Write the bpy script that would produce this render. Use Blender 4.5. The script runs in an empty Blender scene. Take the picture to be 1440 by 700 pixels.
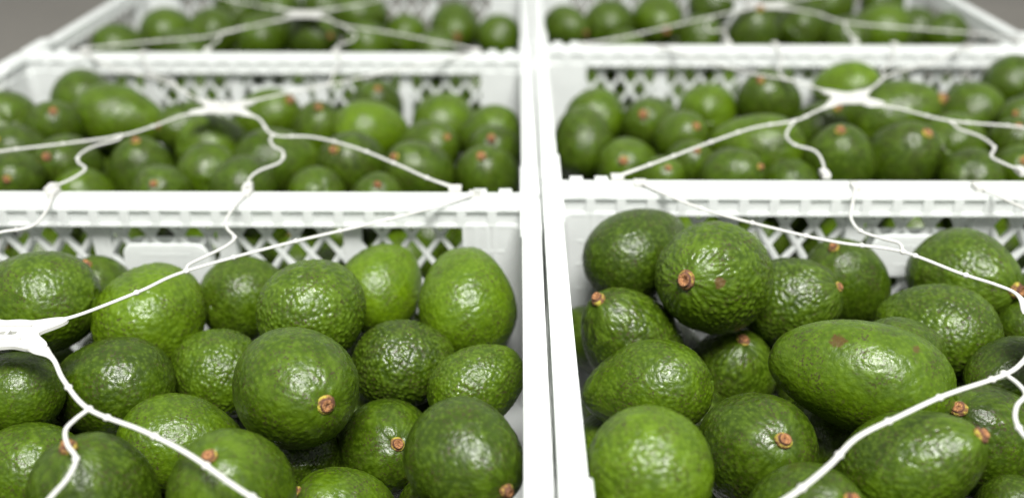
import bpy, bmesh, math, random
import numpy as np
from mathutils import Vector, Matrix, Quaternion

scene = bpy.context.scene
COL = scene.collection
random.seed(7)
R = math.radians
H = 0.165                       # crate height of the lower column

# ------------------------------------------------------------------ camera
cam_d = bpy.data.cameras.new('camera')
cam = bpy.data.objects.new('camera', cam_d)
COL.objects.link(cam)
cam_d.sensor_width = 36.0
cam_d.lens = 32.5
cam_d.clip_start = 0.02
cam_d.clip_end = 60
cam.location = (-0.019, -0.694, H + 0.31)
cam.rotation_euler = (math.pi/2 - math.atan(690/1300), 0, 0.0061)
cam_d.dof.use_dof = True
cam_d.dof.focus_distance = 0.565
cam_d.dof.aperture_fstop = 2.7
cam_d.dof.aperture_blades = 8
scene.camera = cam

# ------------------------------------------------------------------ light
world = bpy.data.worlds.new('World')
scene.world = world
world.use_nodes = True
bg = world.node_tree.nodes['Background']
bg.inputs['Color'].default_value = (0.97, 0.985, 0.965, 1)
bg.inputs['Strength'].default_value = 0.64
ld = bpy.data.lights.new('ceiling_softbox', 'AREA')
ld.shape = 'RECTANGLE'
ld.size = 0.98
ld.size_y = 0.74
ld.energy = 182
ld.color = (1.0, 0.99, 0.955)
lo = bpy.data.objects.new('ceiling_softbox', ld)
COL.objects.link(lo)
lo.location = (0.20, -1.18, 2.35)
lo.rotation_euler = (R(29), R(3), 0)
scene.view_settings.view_transform = 'Standard'
scene.view_settings.look = 'None'
scene.view_settings.gamma = 1
scene.view_settings.exposure = 0.0
scene.view_settings.use_curve_mapping = False
scene.cycles.max_bounces = 10
scene.cycles.transmission_bounces = 6

# ------------------------------------------------------------------ materials
def new_mat(name):
    m = bpy.data.materials.new(name)
    m.use_nodes = True
    nt = m.node_tree
    nt.nodes.clear()
    out = nt.nodes.new('ShaderNodeOutputMaterial')
    return m, nt, out
def N(nt, kind, **kw):
    n = nt.nodes.new(kind)
    for k, v in kw.items():
        setattr(n, k, v)
    return n
def ramp(nt, src, stops):
    r = N(nt, 'ShaderNodeValToRGB')
    el = r.color_ramp.elements
    while len(el) < len(stops):
        el.new(0.5)
    for e, (p, c) in zip(el, stops):
        e.position = p
        e.color = c if len(c) == 4 else (*c, 1)
    nt.links.new(src, r.inputs[0])
    return r
def mix(nt, fac, a, b, blend='MIX'):
    m = N(nt, 'ShaderNodeMix', data_type='RGBA', blend_type=blend)
    for sock, v in ((m.inputs[0], fac), (m.inputs[6], a), (m.inputs[7], b)):
        if isinstance(v, (int, float)):
            sock.default_value = v
        elif isinstance(v, tuple):
            sock.default_value = (*v, 1)
        else:
            nt.links.new(v, sock)
    return m.outputs[2]
def math_n(nt, op, a, b=None, clamp=False):
    m = N(nt, 'ShaderNodeMath', operation=op, use_clamp=clamp)
    for i, v in enumerate((a, b)):
        if v is None:
            continue
        if isinstance(v, (int, float)):
            m.inputs[i].default_value = v
        else:
            nt.links.new(v, m.inputs[i])
    return m.outputs[0]

def plastic(name, col, trans, rough):
    m, nt, out = new_mat(name)
    tc = N(nt, 'ShaderNodeTexCoord')
    nz = N(nt, 'ShaderNodeTexNoise')
    nz.inputs['Scale'].default_value = 38
    nz.inputs['Detail'].default_value = 5
    nt.links.new(tc.outputs['Object'], nz.inputs['Vector'])
    c = ramp(nt, nz.outputs[0], [(0.3, tuple(v*0.93 for v in col)), (0.62, col)])
    p = N(nt, 'ShaderNodeBsdfPrincipled')
    nt.links.new(c.outputs[0], p.inputs['Base Color'])
    p.inputs['Roughness'].default_value = rough
    p.inputs['IOR'].default_value = 1.48
    nz2 = N(nt, 'ShaderNodeTexNoise')
    nz2.inputs['Scale'].default_value = 420
    nt.links.new(tc.outputs['Object'], nz2.inputs['Vector'])
    b = N(nt, 'ShaderNodeBump')
    b.inputs['Strength'].default_value = 0.12
    b.inputs['Distance'].default_value = 0.0006
    nt.links.new(nz2.outputs[0], b.inputs['Height'])
    nt.links.new(b.outputs[0], p.inputs['Normal'])
    t = N(nt, 'ShaderNodeBsdfTranslucent')
    t.inputs['Color'].default_value = (*[v*0.98 for v in col], 1)
    mx = N(nt, 'ShaderNodeMixShader')
    mx.inputs[0].default_value = trans
    nt.links.new(p.outputs[0], mx.inputs[1])
    nt.links.new(t.outputs[0], mx.inputs[2])
    nt.links.new(mx.outputs[0], out.inputs[0])
    return m
M_CRATE = plastic('white_crate_plastic', (0.86, 0.878, 0.866), 0.52, 0.36)
M_NET = plastic('white_strap_plastic', (0.62, 0.62, 0.59), 0.30, 0.33)

def skin(name, scars=()):
    m, nt, out = new_mat(name)
    L = nt.links.new
    tc = N(nt, 'ShaderNodeTexCoord')
    info = N(nt, 'ShaderNodeObjectInfo')
    at = N(nt, 'ShaderNodeAttribute', attribute_name='pebble')
    peb = at.outputs['Fac']
    # offset the pattern by a random amount for each fruit
    add = N(nt, 'ShaderNodeVectorMath', operation='ADD')
    rnd = N(nt, 'ShaderNodeCombineXYZ')
    for i in range(3):
        L(math_n(nt, 'MULTIPLY', info.outputs['Random'], 13.0 + 9*i), rnd.inputs[i])
    L(tc.outputs['Object'], add.inputs[0])
    L(rnd.outputs[0], add.inputs[1])
    def noise(scale, detail=4, rough=0.55):
        n = N(nt, 'ShaderNodeTexNoise')
        n.inputs['Scale'].default_value = scale
        n.inputs['Detail'].default_value = detail
        n.inputs['Roughness'].default_value = rough
        L(add.outputs[0], n.inputs['Vector'])
        return n.outputs[0]
    sep = N(nt, 'ShaderNodeSeparateColor')
    L(info.outputs['Color'], sep.inputs[0])
    tint = sep.outputs[0]
    patch = noise(1.5, 5, 0.6)
    tp = math_n(nt, 'ADD', tint, math_n(nt, 'MULTIPLY', math_n(nt, 'SUBTRACT', patch, 0.5), 0.55), True)
    base = ramp(nt, tp, [(0.0, (0.0100, 0.0175, 0.0010)), (0.35, (0.0285, 0.0535, 0.0014)),
                         (0.7, (0.066, 0.118, 0.0020)), (1.0, (0.118, 0.185, 0.003))]).outputs[0]
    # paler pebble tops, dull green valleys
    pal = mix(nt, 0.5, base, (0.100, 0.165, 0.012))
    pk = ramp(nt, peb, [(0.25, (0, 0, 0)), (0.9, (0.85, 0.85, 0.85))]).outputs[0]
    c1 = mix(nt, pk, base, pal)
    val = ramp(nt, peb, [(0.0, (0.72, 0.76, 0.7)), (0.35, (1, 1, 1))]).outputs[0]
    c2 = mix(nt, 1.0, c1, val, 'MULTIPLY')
    # yellow-green lenticel dots
    vo = N(nt, 'ShaderNodeTexVoronoi')
    vo.inputs['Scale'].default_value = 15
    L(add.outputs[0], vo.inputs['Vector'])
    dots = ramp(nt, vo.outputs['Distance'], [(0.07, (0.40, 0.40, 0.40)), (0.17, (0, 0, 0))]).outputs[0]
    c3 = mix(nt, dots, c2, (0.15, 0.23, 0.03))
    # dark corky specks, in drifts
    sp = noise(24, 3, 0.5)
    drift = noise(2.4, 2)
    spk = math_n(nt, 'MULTIPLY', ramp(nt, sp, [(0.545, (0, 0, 0)), (0.60, (1, 1, 1))]).outputs[0],
                 ramp(nt, drift, [(0.42, (0, 0, 0)), (0.60, (0.9, 0.9, 0.9))]).outputs[0])
    c4 = mix(nt, spk, c3, (0.030, 0.024, 0.010))
    # brownish scuffs
    sc = math_n(nt, 'MULTIPLY', ramp(nt, noise(5.5, 6, 0.7), [(0.64, (0, 0, 0)), (0.74, (0.5, 0.5, 0.5))]).outputs[0],
                ramp(nt, noise(1.7, 1), [(0.52, (0, 0, 0)), (0.62, (1, 1, 1))]).outputs[0])
    c5 = mix(nt, sc, c4, (0.105, 0.080, 0.022))
    for (pt, ax, rad, scl, rr) in scars:
        d = N(nt, 'ShaderNodeVectorMath', operation='DISTANCE')
        dn = noise(scl, 5, 0.7)
        L(tc.outputs['Object'], d.inputs[0])
        d.inputs[1].default_value = pt
        e = math_n(nt, 'ADD', d.outputs['Value'], math_n(nt, 'MULTIPLY', math_n(nt, 'SUBTRACT', dn, 0.5), rr))
        k = ramp(nt, e, [(rad*0.62, (0.75, 0.75, 0.75)), (rad, (0, 0, 0))]).outputs[0]
        c5 = mix(nt, k, c5, ax)
    p = N(nt, 'ShaderNodeBsdfPrincipled')
    L(c5, p.inputs['Base Color'])
    rn = ramp(nt, noise(3.2, 4), [(0.32, (0.24, 0.24, 0.24)), (0.68, (0.41, 0.41, 0.41))]).outputs[0]
    L(rn, p.inputs['Roughness'])
    p.inputs['IOR'].default_value = 1.43
    p.inputs['Specular IOR Level'].default_value = 0.40
    fine = math_n(nt, 'ADD', math_n(nt, 'MULTIPLY', noise(34, 2, 0.5), 0.22), noise(9, 3, 0.45))
    b = N(nt, 'ShaderNodeBump')
    b.inputs['Strength'].default_value = 0.13
    b.inputs['Distance'].default_value = 0.03
    L(fine, b.inputs['Height'])
    L(b.outputs[0], p.inputs['Normal'])
    L(p.outputs[0], out.inputs[0])
    return m
M_SKIN = skin('avocado_skin')

def stem_mat():
    m, nt, out = new_mat('avocado_stem_cut')
    L = nt.links.new
    tc = N(nt, 'ShaderNodeTexCoord')
    info = N(nt, 'ShaderNodeObjectInfo')
    at = N(nt, 'ShaderNodeAttribute', attribute_name='zone')
    nz = N(nt, 'ShaderNodeTexNoise')
    nz.inputs['Scale'].default_value = 26
    nz.inputs['Detail'].default_value = 5
    add = N(nt, 'ShaderNodeVectorMath', operation='ADD')
    cmb = N(nt, 'ShaderNodeCombineXYZ')
    L(math_n(nt, 'MULTIPLY', info.outputs['Random'], 17), cmb.inputs[0])
    L(tc.outputs['Object'], add.inputs[0])
    L(cmb.outputs[0], add.inputs[1])
    L(add.outputs[0], nz.inputs['Vector'])
    nz2 = N(nt, 'ShaderNodeTexNoise')
    nz2.inputs['Scale'].default_value = 7
    L(add.outputs[0], nz2.inputs['Vector'])
    collar = ramp(nt, nz2.outputs[0], [(0.38, (0.10, 0.040, 0.018)), (0.50, (0.20, 0.11, 0.022)), (0.60, (0.33, 0.28, 0.03))]).outputs[0]
    cut = ramp(nt, nz.outputs[0], [(0.30, (0.08, 0.027, 0.012)), (0.48, (0.22, 0.092, 0.030)), (0.68, (0.38, 0.19, 0.07))]).outputs[0]
    dark = ramp(nt, at.outputs['Fac'], [(0.62, (1, 1, 1)), (0.9, (0, 0, 0))]).outputs[0]
    cut2 = mix(nt, dark, cut, (0.075, 0.026, 0.013))
    zf = ramp(nt, at.outputs['Fac'], [(0.1, (0, 0, 0)), (0.4, (1, 1, 1))]).outputs[0]
    c = mix(nt, zf, collar, cut2)
    p = N(nt, 'ShaderNodeBsdfPrincipled')
    L(c, p.inputs['Base Color'])
    p.inputs['Roughness'].default_value = 0.72
    b = N(nt, 'ShaderNodeBump')
    b.inputs['Strength'].default_value = 0.4
    b.inputs['Distance'].default_value = 0.03
    L(nz.outputs[0], b.inputs['Height'])
    L(b.outputs[0], p.inputs['Normal'])
    L(p.outputs[0], out.inputs[0])
    return m
M_STEM = stem_mat()

def floor_mat():
    m, nt, out = new_mat('grey_concrete')
    L = nt.links.new
    tc = N(nt, 'ShaderNodeTexCoord')
    a = N(nt, 'ShaderNodeTexNoise'); a.inputs['Scale'].default_value = 2.2; a.inputs['Detail'].default_value = 8
    b = N(nt, 'ShaderNodeTexNoise'); b.inputs['Scale'].default_value = 90; b.inputs['Detail'].default_value = 4
    L(tc.outputs['Object'], a.inputs['Vector']); L(tc.outputs['Object'], b.inputs['Vector'])
    ca = ramp(nt, a.outputs[0], [(0.3, (0.115, 0.106, 0.090)), (0.7, (0.165, 0.153, 0.132))]).outputs[0]
    cb = ramp(nt, b.outputs[0], [(0.35, (0.8, 0.8, 0.8)), (0.65, (1.05, 1.05, 1.05))]).outputs[0]
    p = N(nt, 'ShaderNodeBsdfPrincipled')
    L(mix(nt, 1.0, ca, cb, 'MULTIPLY'), p.inputs['Base Color'])
    p.inputs['Roughness'].default_value = 0.6
    bp = N(nt, 'ShaderNodeBump'); bp.inputs['Strength'].default_value = 0.3; bp.inputs['Distance'].default_value = 0.002
    L(b.outputs[0], bp.inputs['Height']); L(bp.outputs[0], p.inputs['Normal'])
    L(p.outputs[0], out.inputs[0])
    return m
M_FLOOR = floor_mat()

# ------------------------------------------------------------------ helpers
def link(name, me, parent=None, mat=None):
    if mat is not None and not me.materials:
        me.materials.append(mat)
    o = bpy.data.objects.new(name, me)
    COL.objects.link(o)
    o.parent = parent
    return o
def from_bm(name, bm, mat, parent=None, smooth=False, bevel=0):
    if bevel:
        bmesh.ops.bevel(bm, geom=[e for e in bm.edges if e.is_manifold and e.calc_face_angle(0) > 0.6], offset=bevel,
                        segments=1, affect='EDGES', clamp_overlap=True)
    bmesh.ops.recalc_face_normals(bm, faces=bm.faces)
    me = bpy.data.meshes.new(name)
    bm.to_mesh(me)
    bm.free()
    if smooth:
        for p in me.polygons:
            p.use_smooth = True
    return link(name, me, parent, mat)
def box(bm, x0, x1, y0, y1, z0, z1):
    v = [bm.verts.new((x, y, z)) for z in (z0, z1) for x, y in ((x0, y0), (x1, y0), (x1, y1), (x0, y1))]
    for f in ((3, 2, 1, 0), (4, 5, 6, 7), (0, 1, 5, 4), (1, 2, 6, 5), (2, 3, 7, 6), (3, 0, 4, 7)):
        bm.faces.new([v[i] for i in f])
def rrect(hx, hy, r, n=6):
    pts = []
    for cx, cy, a0 in ((hx-r, hy-r, 0), (-hx+r, hy-r, 90), (-hx+r, -hy+r, 180), (hx-r, -hy+r, 270)):
        for i in range(n+1):
            a = R(a0 + 90*i/n)
            pts.append((cx + r*math.cos(a), cy + r*math.sin(a)))
    return pts
HX, HY = 0.2989, 0.1989
def ring(bm, o, i, z0, z1, R0=0.016):
    """closed ring between the outer rim line inset by o and inset by i"""
    A = rrect(HX-o, HY-o, max(R0-o, 0.004)); B = rrect(HX-i, HY-i, max(R0-i, 0.004))
    n = len(A)
    va = [[bm.verts.new((x, y, z)) for x, y in P] for P in (A, B) for z in (z0, z1)]   # A0 A1 B0 B1
    for k in range(n):
        l = (k+1) % n
        bm.faces.new((va[0][k], va[0][l], va[1][l], va[1][k]))
        bm.faces.new((va[2][l], va[2][k], va[3][k], va[3][l]))
        bm.faces.new((va[1][k], va[1][l], va[3][l], va[3][k]))
        bm.faces.new((va[0][l], va[0][k], va[2][k], va[2][l]))
def cat_rom(pts, n=8):
    P = [Vector(p) for p in pts]
    P = [P[0]*2 - P[1]] + P + [P[-1]*2 - P[-2]]
    out = []
    for i in range(1, len(P)-2):
        a, b, c, d = P[i-1:i+3]
        for k in range(n):
            t = k/n
            out.append(0.5*((2*b) + (c-a)*t + (2*a-5*b+4*c-d)*t*t + (3*b-a-3*c+d)*t**3))
    out.append(P[-2])
    return out
def sweep(bm, path, half_w, half_t, ns=10, w_fn=None):
    """ribbon or cord: elliptic section, half_w sideways in the horizontal, half_t in height"""
    rows = []
    n = len(path)
    for i, p in enumerate(path):
        t = (path[min(i+1, n-1)] - path[max(i-1, 0)])
        t.normalize()
        s = t.cross(Vector((0, 0, 1)))
        s.normalize()
        u = s.cross(t)
        f = w_fn(i/(n-1)) if w_fn else (1, 1)
        rows.append([bm.verts.new(p + s*(half_w*f[0]*math.cos(a)) + u*(half_t*f[1]*math.sin(a)))
                     for a in (2*math.pi*k/ns for k in range(ns))])
    for a, b in zip(rows, rows[1:]):
        for k in range(ns):
            l = (k+1) % ns
            bm.faces.new((a[k], a[l], b[l], b[k]))
    bm.faces.new(rows[0][::-1])
    bm.faces.new(rows[-1])
def blob(bm, p, r, sz=1.0, u=10, v=7):
    ret = bmesh.ops.create_uvsphere(bm, u_segments=u, v_segments=v, radius=r)
    bmesh.ops.scale(bm, vec=(1, 1, sz), verts=ret['verts'])
    bmesh.ops.translate(bm, vec=p, verts=ret['verts'])
def tag(o, label, cat=None, group=None):
    o['label'] = label
    if cat: o['category'] = cat
    if group: o['group'] = group
def empty(name, loc):
    o = bpy.data.objects.new(name, None)
    COL.objects.link(o)
    o.location = loc
    o.empty_display_size = 0.05
    return o

# ------------------------------------------------------------------ floor
bm = bmesh.new()
box(bm, -9, 9, -6, 14, -0.05, 0)
fl = from_bm('floor', bm, M_FLOOR)
fl['kind'] = 'structure'
tag(fl, 'bare grey concrete floor under and beyond the crates')

# ------------------------------------------------------------------ crates
LAT0, LAT1 = 0.019, H - 0.0164          # lattice field between bottom rail and rim
CORN = 0.060                            # a corner panel ends this far from the outer edge
BARW, BART = 0.0037, 0.0016
def bar_mesh():
    bm = bmesh.new()
    box(bm, -0.5, 0.5, -BART/2, BART/2, -BARW/2, BARW/2)
    me = bpy.data.meshes.new('lattice_bar')
    bmesh.ops.recalc_face_normals(bm, faces=bm.faces)
    bm.to_mesh(me); bm.free()
    me.materials.append(M_CRATE)
    return me
BAR = bar_mesh()

def wall_lattice(crate, half, name, rot, dist, ribs, plate, drop=0.0):
    """one lattice wall; local x along the wall, local -y towards the inside of the crate"""
    w = bpy.data.objects.new(name, None)
    bm = bmesh.new()
    # bottom rail and upright ribs are the wall's own mesh
    box(bm, -half+0.012, half-0.012, -0.0060, -0.0012, 0.0082, LAT0)
    for x in ribs:
        v0 = len(bm.verts)
        box(bm, x-0.0068, x+0.0068, -0.0052, -0.0018, LAT0-0.001, LAT1-0.0003)
    wall = from_bm(name, bm, M_CRATE, crate, bevel=0.0006)
    bpy.data.objects.remove(w)
    wall.location = (dist*math.sin(-rot)*1.0, dist*math.cos(rot), 0)
    wall.rotation_euler = (0, 0, rot)
    hgt = LAT1 - LAT0
    step, run = 0.0232, 0.090
    xl, xr = -half + CORN - 0.004, half - CORN + 0.004
    k0 = int(math.floor((xl - run)/step)) - 1
    k1 = int(math.ceil((xr + run)/step)) + 1
    for sgn, yoff in ((1, -0.0028), (-1, -0.0035)):
        for k in range(k0, k1):
            x0 = k*step + sgn*run*drop/hgt                 # at the bottom
            x1 = x0 + sgn*run                              # at the top
            ta, tb = 0.0, 1.0
            for lo, hi in (((xl - x0)/(x1 - x0), (xr - x0)/(x1 - x0)),):
                a, b = min(lo, hi), max(lo, hi)
                ta, tb = max(ta, a), min(tb, b)
            if tb - ta < 0.06:
                continue
            pa = Vector((x0 + (x1-x0)*ta, yoff, LAT0 + hgt*ta))
            pb = Vector((x0 + (x1-x0)*tb, yoff, LAT0 + hgt*tb))
            o = link('lattice_bar', BAR, wall)
            d = pb - pa
            o.location = (pa+pb)/2
            o.scale = (d.length + 0.003, 1, 1)
            o.rotation_euler = (0, -math.atan2(d.z, d.x), 0)
    if plate:
        bm = bmesh.new()
        P = rrect(0.0345, 0.0185, 0.011, 6)
        f = [bm.verts.new((x, -0.0058, z+0.111)) for x, z in P]
        b = [bm.verts.new((x, -0.0074, z+0.111)) for x, z in rrect(0.0338, 0.0178, 0.0105, 6)]
        n = len(f)
        bm.faces.new(f); bm.faces.new(b[::-1])
        for k in range(n):
            bm.faces.new((f[k], b[k], b[(k+1) % n], f[(k+1) % n]))
        # shallow moulded lip and two worn raised ridges on the plate
        box(bm, -0.020, 0.020, -0.0078, -0.0073, 0.1195, 0.1203)
        box(bm, -0.014, 0.014, -0.0078, -0.0073, 0.1035, 0.1043)
        from_bm('name_plate', bm, M_CRATE, wall)
    return wall

def corner_panel(crate, sx, sy):
    bm = bmesh.new()
    ins, th = 0.0136, 0.0014
    rr = 0.010
    z0, z1 = 0.0082, LAT1 + 0.0006
    def line(off):
        r = rr + (ins-off)
        cx, cy = HX - ins - rr, HY - ins - rr
        pts = [(HX - CORN, cy + r)]
        for k in range(9):
            a = R(90 - 90*k/8)
            pts.append((cx + r*math.cos(a), cy + r*math.sin(a)))
        pts.append((cx + r, HY - CORN))
        return pts
    A, B = line(ins), line(ins - th)
    va = [[bm.verts.new((sx*x, sy*y, z)) for x, y in P] for P in (A, B) for z in (z0, z1)]
    n = len(A)
    for k in range(n-1):
        bm.faces.new((va[0][k], va[0][k+1], va[1][k+1], va[1][k]))
        bm.faces.new((va[2][k+1], va[2][k], va[3][k], va[3][k+1]))
        bm.faces.new((va[1][k], va[1][k+1], va[3][k+1], va[3][k]))
        bm.faces.new((va[0][k+1], va[0][k], va[2][k], va[2][k+1]))
    for k in (0, n-1):
        bm.faces.new((va[0][k], va[1][k], va[3][k], va[2][k]))
    # ribs behind the panel, both ways
    def bx(x0, x1, y0, y1, a, b):
        xs = sorted((sx*x0, sx*x1)); ys = sorted((sy*y0, sy*y1))
        box(bm, xs[0], xs[1], ys[0], ys[1], a, b)
    t = 0.0008
    for x in (0.0010, 0.0105, 0.0195, 0.0255, 0.0305):
        xx = HX - CORN + x
        bx(xx-t, xx+t, HY-ins+th+0.0002, HY-0.0016, z0, z1)
        yy = HY - CORN + x
        bx(HX-ins+th+0.0002, HX-0.0026, yy-t, yy+t, z0, z1)
    # moulded lines on the inner face: uprights and cross lines standing a little proud
    e = 0.0005
    for x in (0.0010, 0.0105, 0.0195, 0.0255):
        xx = HX - CORN + x
        bx(xx-0.0013, xx+0.0013, HY-ins-e, HY-ins+0.0004, z0, z1)
        yy = HY - CORN + x
        bx(HX-ins-e, HX-ins+0.0004, yy-0.0013, yy+0.0013, z0, z1)
    for z in (0.041, 0.063, 0.085, 0.107, 0.127):
        bx(HX-CORN, HX-0.0275, HY-ins-e*0.6, HY-ins+0.0004, z-0.0011, z+0.0011)
        bx(HX-ins-e*0.6, HX-ins+0.0004, HY-CORN, HY-0.0275, z-0.0011, z+0.0011)
    for z in (0.030, 0.052, 0.074, 0.096, 0.118, z1-0.004):
        bx(HX-CORN+0.0022, HX-0.030, HY-ins+th+0.0002, HY-0.0032, z-t, z+t)
        bx(HX-ins+th+0.0002, HX-0.0032, HY-CORN+0.0022, HY-0.030, z-t, z+t)
    bx(HX-0.0284, HX-0.0040, HY-0.0040, HY-0.0026, z0, z1)
    bx(HX-0.0040, HX-0.0026, HY-0.0284, HY-0.0026, z0, z1)
    return from_bm('corner_panel', bm, M_CRATE, crate)

def build_crate():
    c = empty('plastic_crate', (0, 0, 0))
    bm = bmesh.new()
    ring(bm, 0, 0.0138, H-0.003, H)                       # top flange
    ring(bm, 0.0002, 0.0018, H-0.0166, H-0.0031)          # outer skirt
    ring(bm, 0.0104, 0.0114, H-0.0142, H-0.0031)          # thin inner skirt
    ring(bm, 0.0102, 0.0140, H-0.0166, H-0.0143)          # lower lip
    def ribs(n, half, other, along_x):
        for k in range(n):
            p = (k - (n-1)/2)*0.0238
            for s in (-1, 1):
                a, b = sorted((s*(other-0.0115), s*(other-0.0136)))
                if along_x: box(bm, p-0.0035, p+0.0035, a, b, H-0.0142, H-0.0031)
                else: box(bm, a, b, p-0.0035, p+0.0035, H-0.0142, H-0.0031)
                a, b = sorted((s*(other-0.0019), s*(other-0.0103)))
                if along_x: box(bm, p-0.0006, p+0.0006, a, b, H-0.0142, H-0.0031)
                else: box(bm, a, b, p-0.0006, p+0.0006, H-0.0142, H-0.0031)
                # spacer nub on the outside of the rim
                a, b = sorted((s*(other+0.0001), s*(other+0.0009)))
                if along_x: box(bm, p-0.004, p+0.004, a, b, H-0.009, H-0.0012)
    ribs(23, HX, HY, True)
    ribs(14, HY, HX, False)
    from_bm('rim', bm, M_CRATE, c, bevel=0.0004)
    for sx in (-1, 1):
        for sy in (-1, 1):
            # raised stacking cap at the end of each short rim, two small lugs on the long rim
            bm = bmesh.new()
            x0, x1 = sorted((sx*(HX-0.0152), sx*(HX+0.0004)))
            y0, y1 = sorted((sy*(HY-0.058), sy*(HY-0.004)))
            box(bm, x0, x1, y0, y1, H-0.0024, H+0.0042)
            from_bm('stacking_cap', bm, M_CRATE, c, bevel=0.0012)
            for d in (0.027, 0.047):
                bm = bmesh.new()
                x0, x1 = sorted((sx*(HX-d-0.005), sx*(HX-d+0.005)))
                y0, y1 = sorted((sy*(HY-0.0125), sy*(HY-0.0025)))
                box(bm, x0, x1, y0, y1, H-0.001, H+0.0040)
                from_bm('stacking_lug', bm, M_CRATE, c, bevel=0.0012)
            corner_panel(c, sx, sy)
    rl = (-0.15, -0.05, 0.05, 0.15)
    wall_lattice(c, HX, 'long_wall', 0, HY, rl, True)
    wall_lattice(c, HX, 'long_wall', math.pi, -HY, rl, True, 0.0038)   # this mould half sits a little lower
    wall_lattice(c, HY, 'short_wall', math.pi/2, HX, (-0.05, 0.05), False)
    wall_lattice(c, HY, 'short_wall', -math.pi/2, HX, (-0.05, 0.05), False)
    bm = bmesh.new()
    ring(bm, 0.010, 0.030, 0.0, 0.0042)
    P = rrect(HX-0.003, HY-0.003, 0.013)
    a = [bm.verts.new((x, y, 0.0043)) for x, y in P]; b = [bm.verts.new((x, y, 0.0080)) for x, y in P]
    bm.faces.new(a[::-1]); bm.faces.new(b)
    for k in range(len(P)):
        l = (k+1) % len(P)
        bm.faces.new((a[k], a[l], b[l], b[k]))
    from_bm('base', bm, M_CRATE, c)
    return c
def copy_tree(o, parent=None):
    c = o.copy()
    COL.objects.link(c)
    c.parent = parent
    for ch in list(o.children):
        copy_tree(ch, c)
    return c
YL, YR = -0.028, -0.021           # the two columns are not quite in line
CRATES = {'A': (-0.3036, -0.2+YL), 'C': (-0.3036, 0.2+YL), 'E': (-0.3036, 0.6+YL), 'B': (0.3036, -0.2+YR), 'D': (0.3036, 0.2+YR), 'F': (0.3036, 0.6+YR)}
UPS = {'B': 0.008, 'D': 0.008, 'F': 0.008, 'A': 0, 'C': 0, 'E': 0}
WHERE = {'A': 'sparser level-filled crate', 'B': 'heaped crate', 'C': 'lower middle crate', 'D': 'higher middle crate',
         'E': 'lower floor-end crate', 'F': 'higher floor-end crate'}
TOWARDS = {'C': ('sparser crate', 'floor-end crate'), 'D': ('heaped crate', 'floor-end crate'),
           'E': ('middle crate', 'bare floor'), 'F': ('middle crate', 'bare floor')}
CL = {
    'A': 'white lattice crate, fruit below its rim, at the column end away from floor',
    'B': 'white lattice crate heaped with avocados, oblong one with a red scar inside',
    'C': 'white lattice crate in the middle of the slightly lower column',
    'D': 'white lattice crate in the middle of the slightly higher column',
    'E': 'white lattice crate ending the lower column, beside bare grey floor',
    'F': 'white lattice crate ending the higher column, beside bare grey floor'}
proto = build_crate()
for k, (x, y) in CRATES.items():
    o = proto if k == 'A' else copy_tree(proto)
    o.location = (x, y, 0)
    o.scale = (1.012, 1, (H+UPS[k])/H)
    tag(o, CL[k], 'crate', 'white plastic crates set side by side')

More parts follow.
